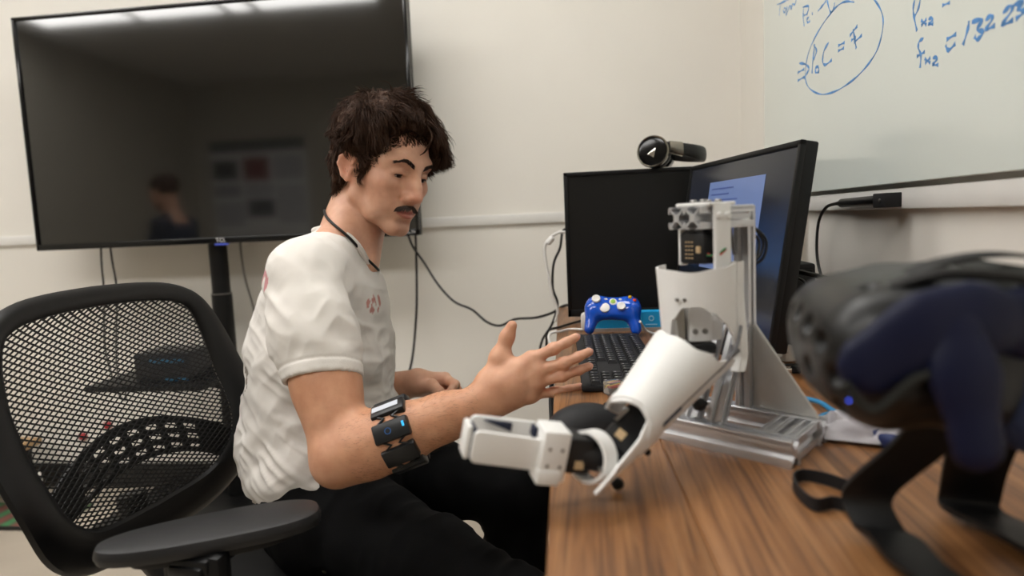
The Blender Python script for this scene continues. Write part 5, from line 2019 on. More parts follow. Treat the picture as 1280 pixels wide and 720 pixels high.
for s in (-1, 1):
    MB(GT).tube([(s * 0.026, 0.039, -0.006), (s * 0.040, 0.040, -0.006), (s * 0.053, 0.033, -0.007)], 0.0048, 8).build('bumper', M['blue_dark'], gc)

# ------------------------------------------------------------------ blue carton behind the controller
M['cyan'] = mat('cyan card', '1ba6e2', 0.45, var=0.03)
M['card_side'] = mat('grey card', 'a9a39a', 0.6, var=0.04)
bl = P(734, 396, 1.60)
bx_ = empty('carton', (bl.x + 0.13, 1.60, DZ), 'flat cyan carton with pale icons at the foot of the black monitor', 'carton')
zb_ = P(760, 409, 1.585).z
MB().box((bl.x + 0.135, 1.60, DZ + 0.0235), (0.27, 0.030, 0.043), 0.001).build('sleeve', M['cyan'], bx_, smooth=False)
MB().box((bl.x - 0.006, 1.60, DZ + 0.024), (0.018, 0.028, 0.041), 0.008).build('tray', M['ivory'], bx_)
MB().box((bl.x + 0.135, 1.5835, DZ + 0.004), (0.268, 0.002, 0.008)).build('base_band', M['card_side'], bx_, smooth=False)
M['pale_print'] = mat('pale print', '9bd6f0', 0.5, var=0.02)
for k in range(4):
    x = bl.x + 0.105 + k * 0.042
    b = MB()
    b.lathe((x, 1.5848, DZ + 0.029), (0, -1, 0), [(0, 0.0065), (0.0005, 0.0065), (0.0005, 0.0040), (0, 0.0040)], 18, caps=False)
    b.box((x, 1.5846, DZ + 0.0145), (0.026, 0.0006, 0.0024))
    b.build('icon', M['pale_print'], bx_, smooth=False)
cable('controller_cable', [P(800, 402, 1.50), PZ(808, 413, 0.734), PZ(822, 418, 0.734), PZ(834, 416, 0.734), PZ(845, 408, 0.734), PZ(860, 404, 0.734)], 0.0028, M['white_cable'], 'white cable curving on the desk right of the controller')

# ------------------------------------------------------------------ mouse
ms = PZ(735, 545, DZ)
mo = empty('computer_mouse', (ms.x, ms.y, DZ), 'black computer mouse behind the gripper on the desk', 'mouse')
G = SDF((-0.045, -0.07, -0.01), (0.045, 0.07, 0.05), 0.0022)
G.ell((0, -0.006, 0.004), (0.034, 0.052, 0.032), None, 0.01)
G.plane((0, 0, 0.001), (0, 0, -1.0), 0.002)
gv, gf = G.mesh()
gv = relax(gv, gf, 3)
Rm = np.array(Matrix.Rotation(math.radians(-62), 3, 'Z'))
msh = gv @ Rm.T + np.array([ms.x, ms.y + 0.02, DZ])
mb_ = np_mesh('shell', msh, gf, M['black_soft'], mo)
TM = Matrix.Translation((ms.x, ms.y + 0.02, DZ)) @ Matrix.Rotation(math.radians(-62), 4, 'Z')
MB(TM).cyl((-0.003, 0.030, 0.026), (0.003, 0.030, 0.026), 0.007, n=16).build('wheel', M['black'], mo)

# ------------------------------------------------------------------ clear connector with coloured wires
M['clear'] = mat('clear plastic', 'eeeeec', 0.1, var=0.02, trans=0.8)
cp_ = PZ(766, 492, DZ)
CT = rotz(35, (cp_.x, cp_.y - 0.004, DZ))
cn_ = empty('wire_connector', CT.translation, 'clear plastic wire connector with red and yellow leads on the desk', 'connector')
MB(CT).box((0, 0, 0.011), (0.024, 0.018, 0.020), 0.002).build('housing', M['clear'], cn_)
for k, (mm, dy) in enumerate(((M['wire_red'], -0.005), (M['wire_red'], 0.0), (mat('yellow wire', 'e0b62a', 0.4), 0.005))):
    MB(CT).tube(spline([(-0.006, dy, 0.012), (0.02, dy, 0.013), (0.034, dy * 1.6, 0.010), (0.05, dy * 2.2 + 0.006, 0.006)], 5), 0.0018, 6).build('lead', mm, cn_)
cable('sensor_cable', [PZ(722, 482, 0.7345), PZ(745, 479, 0.7345), PZ(770, 476, 0.7345), PZ(786, 466, 0.7345), PZ(800, 452, 0.7345)], 0.0022, M['wire_grey'], 'thin grey cable along the near end of the keyboard')

# ------------------------------------------------------------------ things at the wall end of the desk
dk = P(981, 380, 1.28)
db = empty('speaker_box', (dk.x, 1.30, DZ), 'black upright box on the desk behind the lit monitor', 'speaker')
MB().box((dk.x + 0.014, 1.30, DZ + 0.085), (0.062, 0.10, 0.17), 0.005).build('case', M['black_soft'], db)
MB().box((dk.x + 0.014, 1.2485, DZ + 0.095), (0.050, 0.004, 0.13), 0.002).build('grille', M['black'], db)
cable('speaker_cable', [P(984, 336, 1.22), P(1005, 341, 1.18), P(1030, 347, 1.12), P(1048, 352, 1.08)], 0.0042, M['cable'], 'thick black cable running behind the headset from the monitor')
cable('speaker_cable', [P(990, 345, 1.24), P(1005, 352, 1.2), P(1005, 366, 1.2), P(995, 378, 1.2), P(1003, 392, 1.2)], 0.0024, M['cable'], 'thin black cable looping beside the black upright box')
M['connector_white'] = mat('white connector', 'e3e0da', 0.4, var=0.03)
p_ = PZ(985, 452, DZ)
ac = empty('white_adapter', (p_.x, p_.y, DZ), 'white plug adapter with a grey tip behind the stand', 'adapter')
MB(rotz(20, (p_.x, p_.y, DZ))).box((0, 0, 0.015), (0.022, 0.018, 0.028), 0.004).box((-0.004, -0.008, 0.024), (0.010, 0.010, 0.014), 0.003).build('body', M['connector_white'], ac)
MB().cyl((p_.x - 0.012, p_.y - 0.004, DZ + 0.012), (p_.x - 0.055, p_.y - 0.010, DZ + 0.008), 0.004, n=12).build('plug', M['connector_white'], ac)
p_ = PZ(980, 466, DZ)
us = empty('usb_stick', (p_.x, p_.y, DZ), 'silver metal plug lying on the desk right of the gusset plate', 'plug')
MB(rotz(-8, (p_.x, p_.y, DZ))).box((0, 0, 0.005), (0.026, 0.012, 0.008), 0.001).build('shell', M['chrome'], us)
MB(rotz(-8, (p_.x, p_.y, DZ))).box((0.018, 0, 0.006), (0.014, 0.015, 0.011), 0.002).build('grip', M['black'], us)
cable('usb_cable', [PZ(950, 466, 0.734), PZ(962, 462, 0.734), PZ(978, 457, 0.734), PZ(996, 456, 0.734), PZ(1030, 460, 0.734)], 0.0026, M['cable'], 'thin black cable arching behind the silver plug')
M['ether'] = mat('blue network cable', '2f7fb0', 0.45, var=0.05)
cable('network_cable', [PZ(985, 497, 0.736), PZ(1000, 497, 0.736), PZ(1025, 503, 0.736), PZ(1045, 515, 0.736), PZ(1075, 520, 0.736), PZ(1100, 524, 0.736)], 0.0034, M['ether'], 'upper blue network cable curving on the desk by the stand')
cable('network_cable', [PZ(1018, 527, 0.736), PZ(1030, 519, 0.736), PZ(1050, 516, 0.736), PZ(1075, 524, 0.736), PZ(1100, 538, 0.736), PZ(1130, 545, 0.736)], 0.0034, M['ether'], 'lower blue network cable running behind the plastic bag')
M['blue_bag'] = mat('dark blue pouch', '23305e', 0.5, var=0.1)
# crumpled clear bag
p_ = PZ(1076, 546, DZ)
bagv, bagf = [], []
nb = 26
for i in range(nb + 1):
    for j in range(nb + 1):
        x, y = i / nb - 0.5, j / nb - 0.5
        bagv.append((x, y))
bp_ = np.array([(a, b_, 0.0) for a, b_ in bagv])
edge = np.clip(1 - 2 * np.maximum(np.abs(bp_[:, 0]), np.abs(bp_[:, 1])), 0, 1)
hz = 0.004 + 0.024 * np.abs(vnoise(bp_ + 3.3, 4.0)) * np.minimum(1, edge * 3) + 0.008 * np.abs(vnoise(bp_, 11.0)) * np.minimum(1, edge * 4)
wob = np.stack([vnoise(bp_ + 8, 3.0), vnoise(bp_ + 15, 3.0)], 1) * 0.012
Rb = Matrix.Rotation(math.radians(-25), 3, 'Z')
pts = [Rb @ Vector((bp_[k, 0] * 0.105 + wob[k, 0], bp_[k, 1] * 0.070 + wob[k, 1], 0)) + Vector((p_.x, p_.y, DZ + 0.001 + hz[k])) for k in range(len(bp_))]
grid = [[pts[i * (nb + 1) + j] for j in range(nb + 1)] for i in range(nb + 1)]
M['film'] = mat('milky plastic film', 'd8d4da', 0.3, var=0.05, vscale=40, trans=0.35)
tag(MB().sheet(grid, 0.0006).build('plastic_bag', M['film']), 'crumpled milky plastic bag on the desk behind the headset stand', 'bag')
p_ = PZ(1135, 556, DZ)
tag(MB(rotz(20, (p_.x, p_.y, DZ))).box((0, 0, 0.009), (0.075, 0.035, 0.016), 0.006, 3).build('pouch', M['blue_bag']), 'dark blue pouch lying under the headset', 'pouch')

# ------------------------------------------------------------------ sensor armband on the forearm
M['pod'] = mat('armband pod', '1a1b1d', 0.35, var=0.1)
M['pod_white'] = mat('pale label', 'd5dbe6', 0.3, var=0.02)
M['led'] = mat('blue indicator', '35a8e0', 0.3, emit=0.9)
ac_ = ELR + d_fo * fl * 0.44
arm = empty('sensor_armband', tuple(ac_), 'black segmented sensor armband around the near forearm', 'armband')
axv = Vector(d_fo)
up_ = Vector((0, 0, 1)) - axv * axv.z; up_.normalize()
si = axv.cross(up_)          # one side; camera is at -y
if si.y > 0: si = -si
npod = 8
rad_ = 0.0485
for k in range(npod):
    a = math.radians(20 + 360 / npod * k)
    n = up_ * math.cos(a) + si * math.sin(a)
    c = Vector(ac_) + n * rad_
    tdir = (-up_ * math.sin(a) + si * math.cos(a))
    Lm = Matrix(((axv.x, tdir.x, n.x, c.x), (axv.y, tdir.y, n.y, c.y), (axv.z, tdir.z, n.z, c.z), (0, 0, 0, 1)))
    big = 0.056 if k == 1 else 0.053
    po = MB(Lm).box((0, 0, 0), (big, 0.0300, 0.0140), 0.003).build('pod', M['pod'], arm)
    if k == 0:
        MB(Lm).box((-0.003, -0.002, 0.0071), (0.042, 0.012, 0.0008), 0.0003, 1).build('label_plate', M['pod_white'], po)
    if k == 1:
        MB(Lm).box((0.0205, -0.003, 0.0071), (0.0035, 0.008, 0.0006), 0.0002, 1).build('indicator', M['led'], po)
        MB(Lm).lathe((-0.004, 0, 0.0069), (0, 0, 1), [(0, 0.0050), (0.0005, 0.0050), (0.0005, 0.0040), (0, 0.0040)], 20, caps=False).build('emblem', mat('blue emblem', '2c5f9e', 0.3), po)
    # elastic zigzag links to the next pod
    a2 = math.radians(20 + 360 / npod * (k + 1))
    n2 = up_ * math.cos(a2) + si * math.sin(a2)
    am = (a + a2) / 2
    nm_ = up_ * math.cos(am) + si * math.sin(am)
    for sg in (-1, 1):
        pts = [Vector(ac_) + n * rad_ + axv * sg * 0.022 + tdir * 0.010, Vector(ac_) + nm_ * (rad_ + 0.0035) + axv * sg * 0.006, Vector(ac_) + n2 * rad_ + axv * sg * 0.022 - (-up_ * math.sin(a2) + si * math.cos(a2)) * 0.010]
        MB().tube([q + (q - Vector(ac_)).normalized() * 0.002 for q in pts], 0.0024, 6).build('link', M['pod'], arm)

# ------------------------------------------------------------------ glass board with blue marker writing
BXF = XR - 0.022                      # face of the board
byl = PX(955, 120, BXF).y
bz0 = PX(1140, 227, BXF).z
bd = empty('glass_board', (BXF, 1.2, bz0), 'pale green glass writing board with blue formulas on the right wall', 'board')
M['board_glass'] = mat('back-painted glass', 'dfe5df', 0.16, var=0.012, vscale=3, coat=0.3)
M['board_edge'] = mat('glass edge', 'a9c4b4', 0.2, var=0.03)
M['ink'] = mat('blue marker ink', '5a92cf', 0.6, var=0.25, vscale=60)
MB().box((BXF + 0.004, (byl + 0.25) / 2, (bz0 + 2.25) / 2), (0.008, byl - 0.25, 2.25 - bz0), 0.0015).build('pane', M['board_glass'], bd, smooth=False)
for yy in (byl - 0.06, 0.4):
    for zz in (bz0 + 0.06, 2.18):
        MB().cyl((BXF + 0.008, yy, zz), (XR - 0.0005, yy, zz), 0.009, n=16).build('standoff', M['chrome'], bd)


def zb_pt(zx, zy):
    return PX(940 + zx / 3.765, zy / 3.765, BXF - 0.0004)


def write(name, strokes, r=0.0032):
    for st in strokes:
        b = MB()
        pts = spline([zb_pt(*p) for p in st], 6)
        # flat ribbon of ink on the glass
        gr = []
        for i, p in enumerate(pts):
            d = pts[min(i + 1, len(pts) - 1)] - pts[max(i - 1, 0)]
            d.x = 0
            d = d.normalized() if d.length > 1e-6 else Vector((0, 1, 0))
            n = Vector((0, -d.z, d.y))
            wv = r * (0.75 + 0.35 * math.sin(i * 0.9 + len(st)))
            gr.append([p - n * wv, p + n * wv])
        b.sheet(gr, 0.0004)
        b.build('pen_stroke', M['ink'], bd, smooth=False)


write('circled_outline', [[(480, 10), (430, 10), (380, 50), (310, 150), (265, 250), (250, 350), (265, 410), (320, 443), (390, 430), (470, 380), (540, 310), (590, 230), (615, 130), (610, 60), (575, 0), (520, -40)]], 0.0022)
write('formula', [[(215, 342), (245, 325)], [(215, 380), (245, 362)], [(222, 298), (250, 302), (268, 322), (258, 345), (245, 368)],
                  [(295, 208), (287, 270), (282, 345)], [(290, 212), (303, 240), (290, 280)], [(310, 312), (298, 320), (300, 342), (314, 335), (310, 312)],
                  [(360, 200), (338, 240), (332, 290), (345, 305), (375, 282)], [(405, 215), (435, 200)], [(405, 240), (432, 226)],
                  [(475, 138), (482, 180), (490, 228)], [(460, 168), (495, 122)], [(466, 190), (488, 176)], [(480, 200), (516, 166)]])
write('heading', [[(118, 22), (150, 8), (172, -4)], [(135, 15), (130, 45), (128, 72)], [(145, 45), (152, 60), (160, 40), (150, 38)], [(165, 30), (160, 70), (172, 40), (180, 25), (184, 45), (190, 18), (200, 22), (208, 0)]], 0.0024)
write('formula', [[(243, 30), (240, 75), (245, 122)], [(238, 34), (266, 30), (258, 65), (244, 72)], [(268, 80), (257, 92), (262, 106), (272, 100)], [(282, 62), (284, 66)], [(310, 52), (330, 28), (348, 4)], [(352, -6), (362, 40), (372, 60), (385, 35), (388, 12)]], 0.0026)
write('formula', [[(766, -8), (758, 40), (762, 80), (775, 145)], [(792, -8), (782, 40), (764, 78)], [(795, 96), (820, 116)], [(820, 90), (796, 120)], [(830, 90), (846, 84), (846, 98), (832, 114), (852, 112)], [(895, 26), (930, 12)],
                  [(806, 180), (786, 196), (782, 225), (794, 262), (790, 320)], [(775, 266), (812, 244)], [(812, 276), (838, 296)], [(838, 272), (814, 298)], [(850, 274), (868, 268), (866, 284), (852, 304), (876, 305)]], 0.0027)
write('formula', [[(915, 186), (960, 160)], [(910, 214), (924, 236), (956, 206)], [(1020, 98), (1014, 140), (992, 212)], [(1034, 104), (1084, 92), (1058, 138), (1088, 150), (1060, 186), (1046, 172)], [(1098, 96), (1124, 72), (1128, 92), (1102, 138), (1142, 120)],
                  [(1180, 62), (1214, 28), (1222, 48), (1178, 116), (1228, 94)], [(1232, 24), (1276, 8), (1250, 46), (1282, 52), (1240, 90)], [(1300, 10), (1290, 60)]], 0.0032)
# ------------------------------------------------------------------ black cylinder device clipped to the right rail
RX = XR - 0.030
dv = empty('clip_device', tuple(PX(1105, 252, RX)), 'black cylinder with a cable clipped to the rail under the board', 'device')
a_, b_ = PX(1052, 254, RX), PX(1112, 249, RX)
MB().cyl(a_, b_, 0.0085, n=20, bev=0.002).build('barrel', M['black'], dv)
MB().cyl(a_ + (a_ - b_).normalized() * 0.03, a_, 0.0035, 0.006, n=14).build('strain_relief', M['black'], dv)
c_ = PX(1114, 250, XR - 0.022)
MB().box((XR - 0.028, c_.y, c_.z), (0.028, 0.050, 0.024), 0.002).build('clip_block', M['black_soft'], dv)
MB().lathe((XR - 0.042, c_.y - 0.006, c_.z), (-1, 0, 0), [(0, 0.003), (0.0015, 0.003), (0.002, 0.0015)], 12).build('screw', M['steel'], dv)
e_ = a_ + (a_ - b_).normalized() * 0.03
cable('device_cable', [e_, PX(1033, 259, RX), PX(1024, 275, RX), PX(1021, 300, RX), PX(1022, 325, RX), PX(1028, 350, RX), PX(1040, 385, RX - 0.01), PX(1060, 430, RX - 0.02)], 0.0032, M['cable'], 'black cable hanging from the cylinder device on the rail')

# ------------------------------------------------------------------ virtual reality headset on its stand
M['headset'] = mat('satin black headset', '0b0c0d', 0.38, var=0.12, vscale=40, bump=0.05)
M['headset_blue'] = mat('dark blue strap plastic', '0c1230', 0.5, var=0.1, vscale=20, spec=0.3)
M['headset_blue2'] = mat('blue ear pad', '1b2d50', 0.6, var=0.12, vscale=30)
M['gasket'] = mat('grey green foam', '222320', 0.9, var=0.15, vscale=60, bump=0.3, bscale=300)
vg = np.array([-0.99, 0.10, 0.0]); vg /= np.linalg.norm(vg)
vl = np.array([-vg[1], vg[0], 0.0])            # its left
if vl[1] > 0:
    vl = -vl
tl_ = math.radians(14)                          # looks slightly down
vx = vg * math.cos(tl_) - np.array([0, 0, 1]) * math.sin(tl_)
vz = np.array([0, 0, 1]) * math.cos(tl_) + vg * math.sin(tl_)
VA = np.stack([vx, vl, vz], 1)
VC = vec(P(1100, 424, 0.520))
vw = lambda x, y, z: VC + VA @ np.array([x, y, z], float)
vr = empty('vr_headset', (VC[0], VC[1], DZ), 'black virtual reality headset with dark blue strap on a stand in the foreground', 'headset')
V = SDF(VC - 0.17, VC + 0.17, 0.0024)
V.rbox(vw(0.002, 0, 0), (0.048, 0.088, 0.047), 0.034, VA, 0.01)
V.ell(vw(0.012, 0, 0.002), (0.046, 0.080, 0.043), VA, 0.02)
V.rbox(vw(-0.045, 0, -0.004), (0.030, 0.074, 0.044), 0.022, VA, 0.02)
V.cone(vw(-0.03, 0.060, -0.036), vw(-0.03, -0.060, -0.036), 0.020, 0.020, 0.02)
for (y, z) in ((-0.058, 0.022), (-0.032, 0.030), (0.0, 0.034), (0.032, 0.030), (0.058, 0.022), (-0.070, 0.0), (0.070, 0.0), (-0.058, -0.024), (-0.030, -0.030), (0.0, -0.034), (0.030, -0.030), (0.058, -0.024), (-0.036, 0.002), (0.036, 0.002)):
    r2 = (y / 0.088) ** 2 + (z / 0.05) ** 2
    V.ell(vw(0.0605 - 0.020 * r2, y, z), (0.008, 0.0075, 0.0075), VA, 0.0015, True)
V.ell(vw(0.0, 0.082, 0.030), (0.008, 0.006, 0.008), VA, 0.0015, True)
V.ell(vw(0.01, 0.050, 0.048), (0.007, 0.007, 0.004), VA, 0.0015, True)
vv, vf = V.mesh()
vv = relax(vv, vf, 2)
vs_ = np_mesh('shell', vv, vf, M['headset'], vr)
MB().ball(tuple(vw(0.044, 0.052, 0.004)), 0.0016, 10).build('green_light', mat('green indicator', '35c070', 0.3, emit=1.5), vs_)
for y in (-0.036, 0.036):
    MB().lathe(vw(0.052, y, 0.002), vx, [(0, 0.0075), (0.0025, 0.0072), (0.0032, 0.004)], 18).build('camera_lens', M['black_gloss'], vs_)
V = SDF(VC - 0.19, VC + 0.19, 0.003)
V.rbox(vw(-0.082, 0, -0.012), (0.022, 0.068, 0.044), 0.016, VA, 0.01)
V.rbox(vw(-0.090, 0, -0.014), (0.03, 0.045, 0.026), 0.010, VA, 0.006, True)
vv, vf = V.mesh()
np_mesh('face_gasket', relax(vv, vf, 2), vf, M['gasket'], vr)
MB().ball(tuple(vec(P(1061, 493, 0.437))), 0.0011, 10).ball(tuple(vec(P(1061, 501, 0.438))), 0.0008, 8).build('blue_light', mat('blue light', '3a5cff', 0.3, emit=3.0), vs_)
# near strap arm, head band and ear piece
NYv = vl
V = SDF(np.array([0.10, 0.30, 0.70]), np.array([0.46, 0.70, 1.0]), 0.003)
sa = [vec(P(1090, 456, 0.432)), vec(P(1160, 416, 0.428)), vec(P(1215, 402, 0.430)), vec(P(1290, 404, 0.440)), vec(P(1400, 420, 0.480)), vec(P(1440, 425, 0.56))]
V.chain(sa, [0.0205, 0.0205, 0.0190, 0.0180, 0.0180, 0.0180], 0.012, sq=((0.1, 1, 0), 2.6))
vv, vf = V.mesh()
band = np_mesh('strap_arm', relax(vv, vf, 3), vf, M['headset_blue'], vr)
V = SDF(np.array([0.10, 0.28, 0.70]), np.array([0.42, 0.60, 1.0]), 0.003)
V.chain([vec(P(1196, 415, 0.424)), vec(P(1206, 470, 0.418)), vec(P(1222, 560, 0.415))], [0.0150, 0.0150, 0.0150], 0.012, sq=((0.1, 1, 0), 2.2))
vv, vf = V.mesh()
np_mesh('earphone_arm', relax(vv, vf, 3), vf, M['headset_blue'], vr)
V = SDF(np.array([0.16, 0.28, 0.70]), np.array([0.46, 0.60, 1.0]), 0.003)
V.ell(vec(P(1300, 500, 0.452)), (0.032, 0.018, 0.036), None, 0.01)
vv, vf = V.mesh()
np_mesh('ear_pad', relax(vv, vf, 3), vf, M['headset_blue2'], vr)
# far strap arm, back of the band, top strap
V = SDF(np.array([0.08, 0.36, 0.70]), np.array([0.50, 0.74, 1.0]), 0.0034)
fs_ = [vw(-0.02, -0.088, 0.0), vw(-0.09, -0.086, -0.008), vw(-0.15, -0.075, -0.024), vw(-0.185, -0.03, -0.040), vw(-0.19, 0.02, -0.046), sa[4] + np.array([0.0, 0.05, 0])]
V.chain(fs_, [0.017] * 6, 0.012)
vv, vf = V.mesh()
np_mesh('head_band', relax(vv, vf, 3), vf, M['headset_blue'], vr)
gr = []
pts = spline([Vector(vw(-0.02, 0.03, 0.045)), Vector(vw(-0.05, 0.02, 0.046)), Vector(vw(-0.09, 0.01, 0.038)), Vector(vw(-0.14, 0.0, 0.012)), Vector(vw(-0.185, 0.0, -0.028))], 8)
for p in pts:
    gr.append([p + Vector(vl) * 0.013, p - Vector(vl) * 0.013])
MB().sheet(gr, 0.003).build('top_strap', M['black_soft'], vr)
MB().tube(spline([Vector(vw(0.0, 0.06, 0.046)), Vector(vw(-0.03, 0.070, 0.048)), Vector(vw(-0.08, 0.074, 0.030)), Vector(vw(-0.13, 0.076, 0.002))], 8), 0.0042, 8).build('headset_cable', M['cable'], vr)
MB().tube(spline([Vector(p) for p in (sa[0] + (-0.018, -0.006, -0.010), sa[0] + (-0.002, -0.008, -0.026), sa[1] + (-0.010, -0.008, -0.026), sa[1] + (0.012, -0.006, -0.022))], 8), 0.003, 8).build('side_rim', M['gasket'], vr)

# stand
M['stand_black'] = mat('stand steel', '0b0b0c', 0.5, var=0.1)
hs_ = empty('headset_stand', tuple(PZ(1110, 660, DZ)), 'black bent-plate stand carrying the virtual reality headset', 'stand')


def plate_strip(pts, w, th, name, flat=True, across=None):
    pts = spline(pts, 8)
    gr = []
    for i, p in enumerate(pts):
        d = (pts[min(i + 1, len(pts) - 1)] - pts[max(i - 1, 0)]).normalized()
        n = across if across is not None else Vector((d.y, -d.x, 0)).normalized()
        gr.append([p - n * w / 2, p - n * w / 6, p + n * w / 6, p + n * w / 2])
    return MB().sheet(gr, th).build(name, M['stand_black'], hs_)


ac2 = Vector((0.94, -0.34, 0))
f0 = PZ(1096, 664, DZ + 0.007)
top_ = Vector(vw(-0.035, 0.01, -0.052))
plate_strip([top_, top_ * 0.6 + (f0 + Vector((0.0, 0, 0.03))) * 0.4, f0 + Vector((-0.002, 0.012, 0.030)), f0 + Vector((0.0, 0.0, 0.004)), f0 + Vector((0.006, -0.020, 0.0)), PZ(1150, 712, DZ + 0.007), PZ(1225, 760, DZ + 0.007)], 0.037, 0.005, 'front_leg', across=ac2)
f1 = PZ(1215, 640, DZ + 0.007)
top2 = Vector(vw(-0.085, 0.00, -0.040))
plate_strip([top2, top2 * 0.5 + f1 * 0.5 + Vector((-0.006, 0.006, 0)), f1 + Vector((0, 0.004, 0.02)), f1, PZ(1270, 668, DZ + 0.007), PZ(1350, 710, DZ + 0.007)], 0.044, 0.005, 'rear_leg', across=ac2)
plate_strip([PZ(1225, 760, DZ + 0.007), PZ(1300, 760, DZ + 0.007), PZ(1350, 710, DZ + 0.007)], 0.040, 0.005, 'base_bridge')
# wrist strap loop hanging off the stand onto the desk
lp = [PZ(1075, 626, DZ), PZ(1056, 616, DZ), PZ(1026, 606, DZ), PZ(1002, 603, DZ), PZ(993, 611, DZ), PZ(1003, 628, DZ), PZ(1020, 640, DZ), PZ(1040, 637, DZ), PZ(1062, 640, DZ), PZ(1078, 632, DZ)]
ls = spline(lp, 6)
gr = [[p + Vector((0, 0, 0.001)), p + Vector((0, 0, 0.013))] for p in ls]
tag(MB().sheet(gr, 0.0018).build('wrist_strap', M['black_soft']), 'looped black strap lying on the desk in front of the headset stand', 'strap')

# ------------------------------------------------------------------ odds and ends by the far wall
lt = P(0, 570, 2.20)
tb = empty('low_table', (lt.x - 0.30, 2.20, 0), 'low wooden side table by the wall at the left picture edge', 'table')
MB().box((lt.x - 0.285, 2.20, lt.z), (0.60, 0.36, 0.03), 0.004).build('table_top', mat('pale oak', 'b3936a', 0.5, var=0.15, vscale=12, stretch=(0.1, 1, 1)), tb)
for sx in (-0.55, -0.03):
    for sy in (-0.14, 0.14):
        MB().box((lt.x + sx, 2.20 + sy, (lt.z - 0.015) / 2), (0.035, 0.035, lt.z - 0.015), 0.004).build('leg', M['black'], tb)
rug_a = PZ(-60, 664, 0.0)
m = mat('woven mat', '4d5a3c', 0.9, var=0.3, vscale=30)
nt = m.node_tree
wv_ = nt.nodes.new('ShaderNodeTexWave'); wv_.inputs['Scale'].default_value = 3.2; wv_.inputs['Distortion'].default_value = 2.0
tcn = nt.nodes.new('ShaderNodeTexCoord'); nt.links.new(tcn.outputs['Object'], wv_.inputs['Vector'])
rp_ = nt.nodes.new('ShaderNodeValToRGB')
rp_.color_ramp.elements[0].color = lin('3f7a4d') + (1,); rp_.color_ramp.elements[1].color = lin('7d4a42') + (1,)
q_ = rp_.color_ramp.elements.new(0.5); q_.color = lin('574f40') + (1,)
nt.links.new(wv_.outputs['Fac'], rp_.inputs['Fac']); nt.links.new(rp_.outputs['Color'], nt.nodes['Principled BSDF'].inputs['Base Color'])
r1 = PZ(66, 662, 0.0)
rg = empty('floor_mat', (r1.x - 0.4, r1.y + 0.1, 0), 'red and green woven mat on the floor at the left edge', 'mat')
MB().box((r1.x - 0.40, r1.y + 0.10, 0.006), (0.80, 0.20, 0.010), 0.003).build('weave', m, rg)
MB().box((r1.x - 0.40, r1.y - 0.006, 0.006), (0.80, 0.014, 0.012), 0.003).build('binding', M['base'], rg)
wb = PZ(24, 650, 0.0)
bt = empty('white_bottle', (wb.x, wb.y + 0.1, 0), 'small white bottle with a black foot under the low table', 'bottle')
MB().lathe((wb.x, wb.y + 0.1, 0.012), (0, 0, 1), [(0, 0.024), (0.06, 0.024), (0.075, 0.010)], 18).build('foot', M['black'], bt)
MB().lathe((wb.x, wb.y + 0.1, 0.085), (0, 0, 1), [(0, 0.012), (0.02, 0.014), (0.05, 0.012), (0.06, 0.005)], 16).build('cap', M['ivory'], bt)
for (x, y, lb) in ((105, 545, 'red cap low on the back wall seen through the chair net, left one'), (136, 531, 'red cap low on the back wall seen through the chair net, right one')):
    p = P(x, y, YB - 0.001)
    tag(MB().lathe(p, Vector((0, -1, 0)), [(0, 0.016), (0.012, 0.016), (0.018, 0.010)], 16).build('wall_cap', mat('red plastic', 'a02a30', 0.5)), lb, 'cap')

# ------------------------------------------------------------------ what the television mirrors: a poster and a second person across the room
pm = lambda x, y: P(x, y, 2 * TVY - YF)
pa, pb2 = pm(262, 178), pm(390, 292)
po = empty('poster', ((pa.x + pb2.x) / 2, YF, pb2.z), 'pale poster with picture blocks on the wall opposite the television', 'poster')
pw, ph = pb2.x - pa.x, pa.z - pb2.z
MB().box(((pa.x + pb2.x) / 2, YF + 0.008, (pa.z + pb2.z) / 2), (pw, 0.012, ph)).build('sheet', mat('poster paper', 'dcdde0', 0.5, var=0.02), po, smooth=False)
MB().box(((pa.x + pb2.x) / 2, YF + 0.016, pa.z - ph * 0.06), (pw, 0.003, ph * 0.12)).build('title_band', mat('poster band', '55565a', 0.5), po, smooth=False)
for (fx0, fz0, fw, fh, c) in ((0.02, 0.20, 0.26, 0.20, '3a3b3f'), (0.34, 0.18, 0.27, 0.24, '7d3532'), (0.36, 0.62, 0.28, 0.18, '4d4e54'), (0.02, 0.46, 0.28, 0.12, '9a9ca3'), (0.66, 0.18, 0.31, 0.24, 'b0b3ba'), (0.34, 0.46, 0.30, 0.12, 'b7b9c0'), (0.02, 0.64, 0.30, 0.25, 'b5b7bd'), (0.68, 0.48, 0.29, 0.40, 'bcbec4')):
    MB().box((pa.x + pw * (fx0 + fw / 2), YF + 0.0155, pa.z - ph * (fz0 + fh / 2)), (pw * fw, 0.003, ph * fh)).build('picture_block', mat('print ' + c, c, 0.5, var=0.1, vscale=20), po, smooth=False)

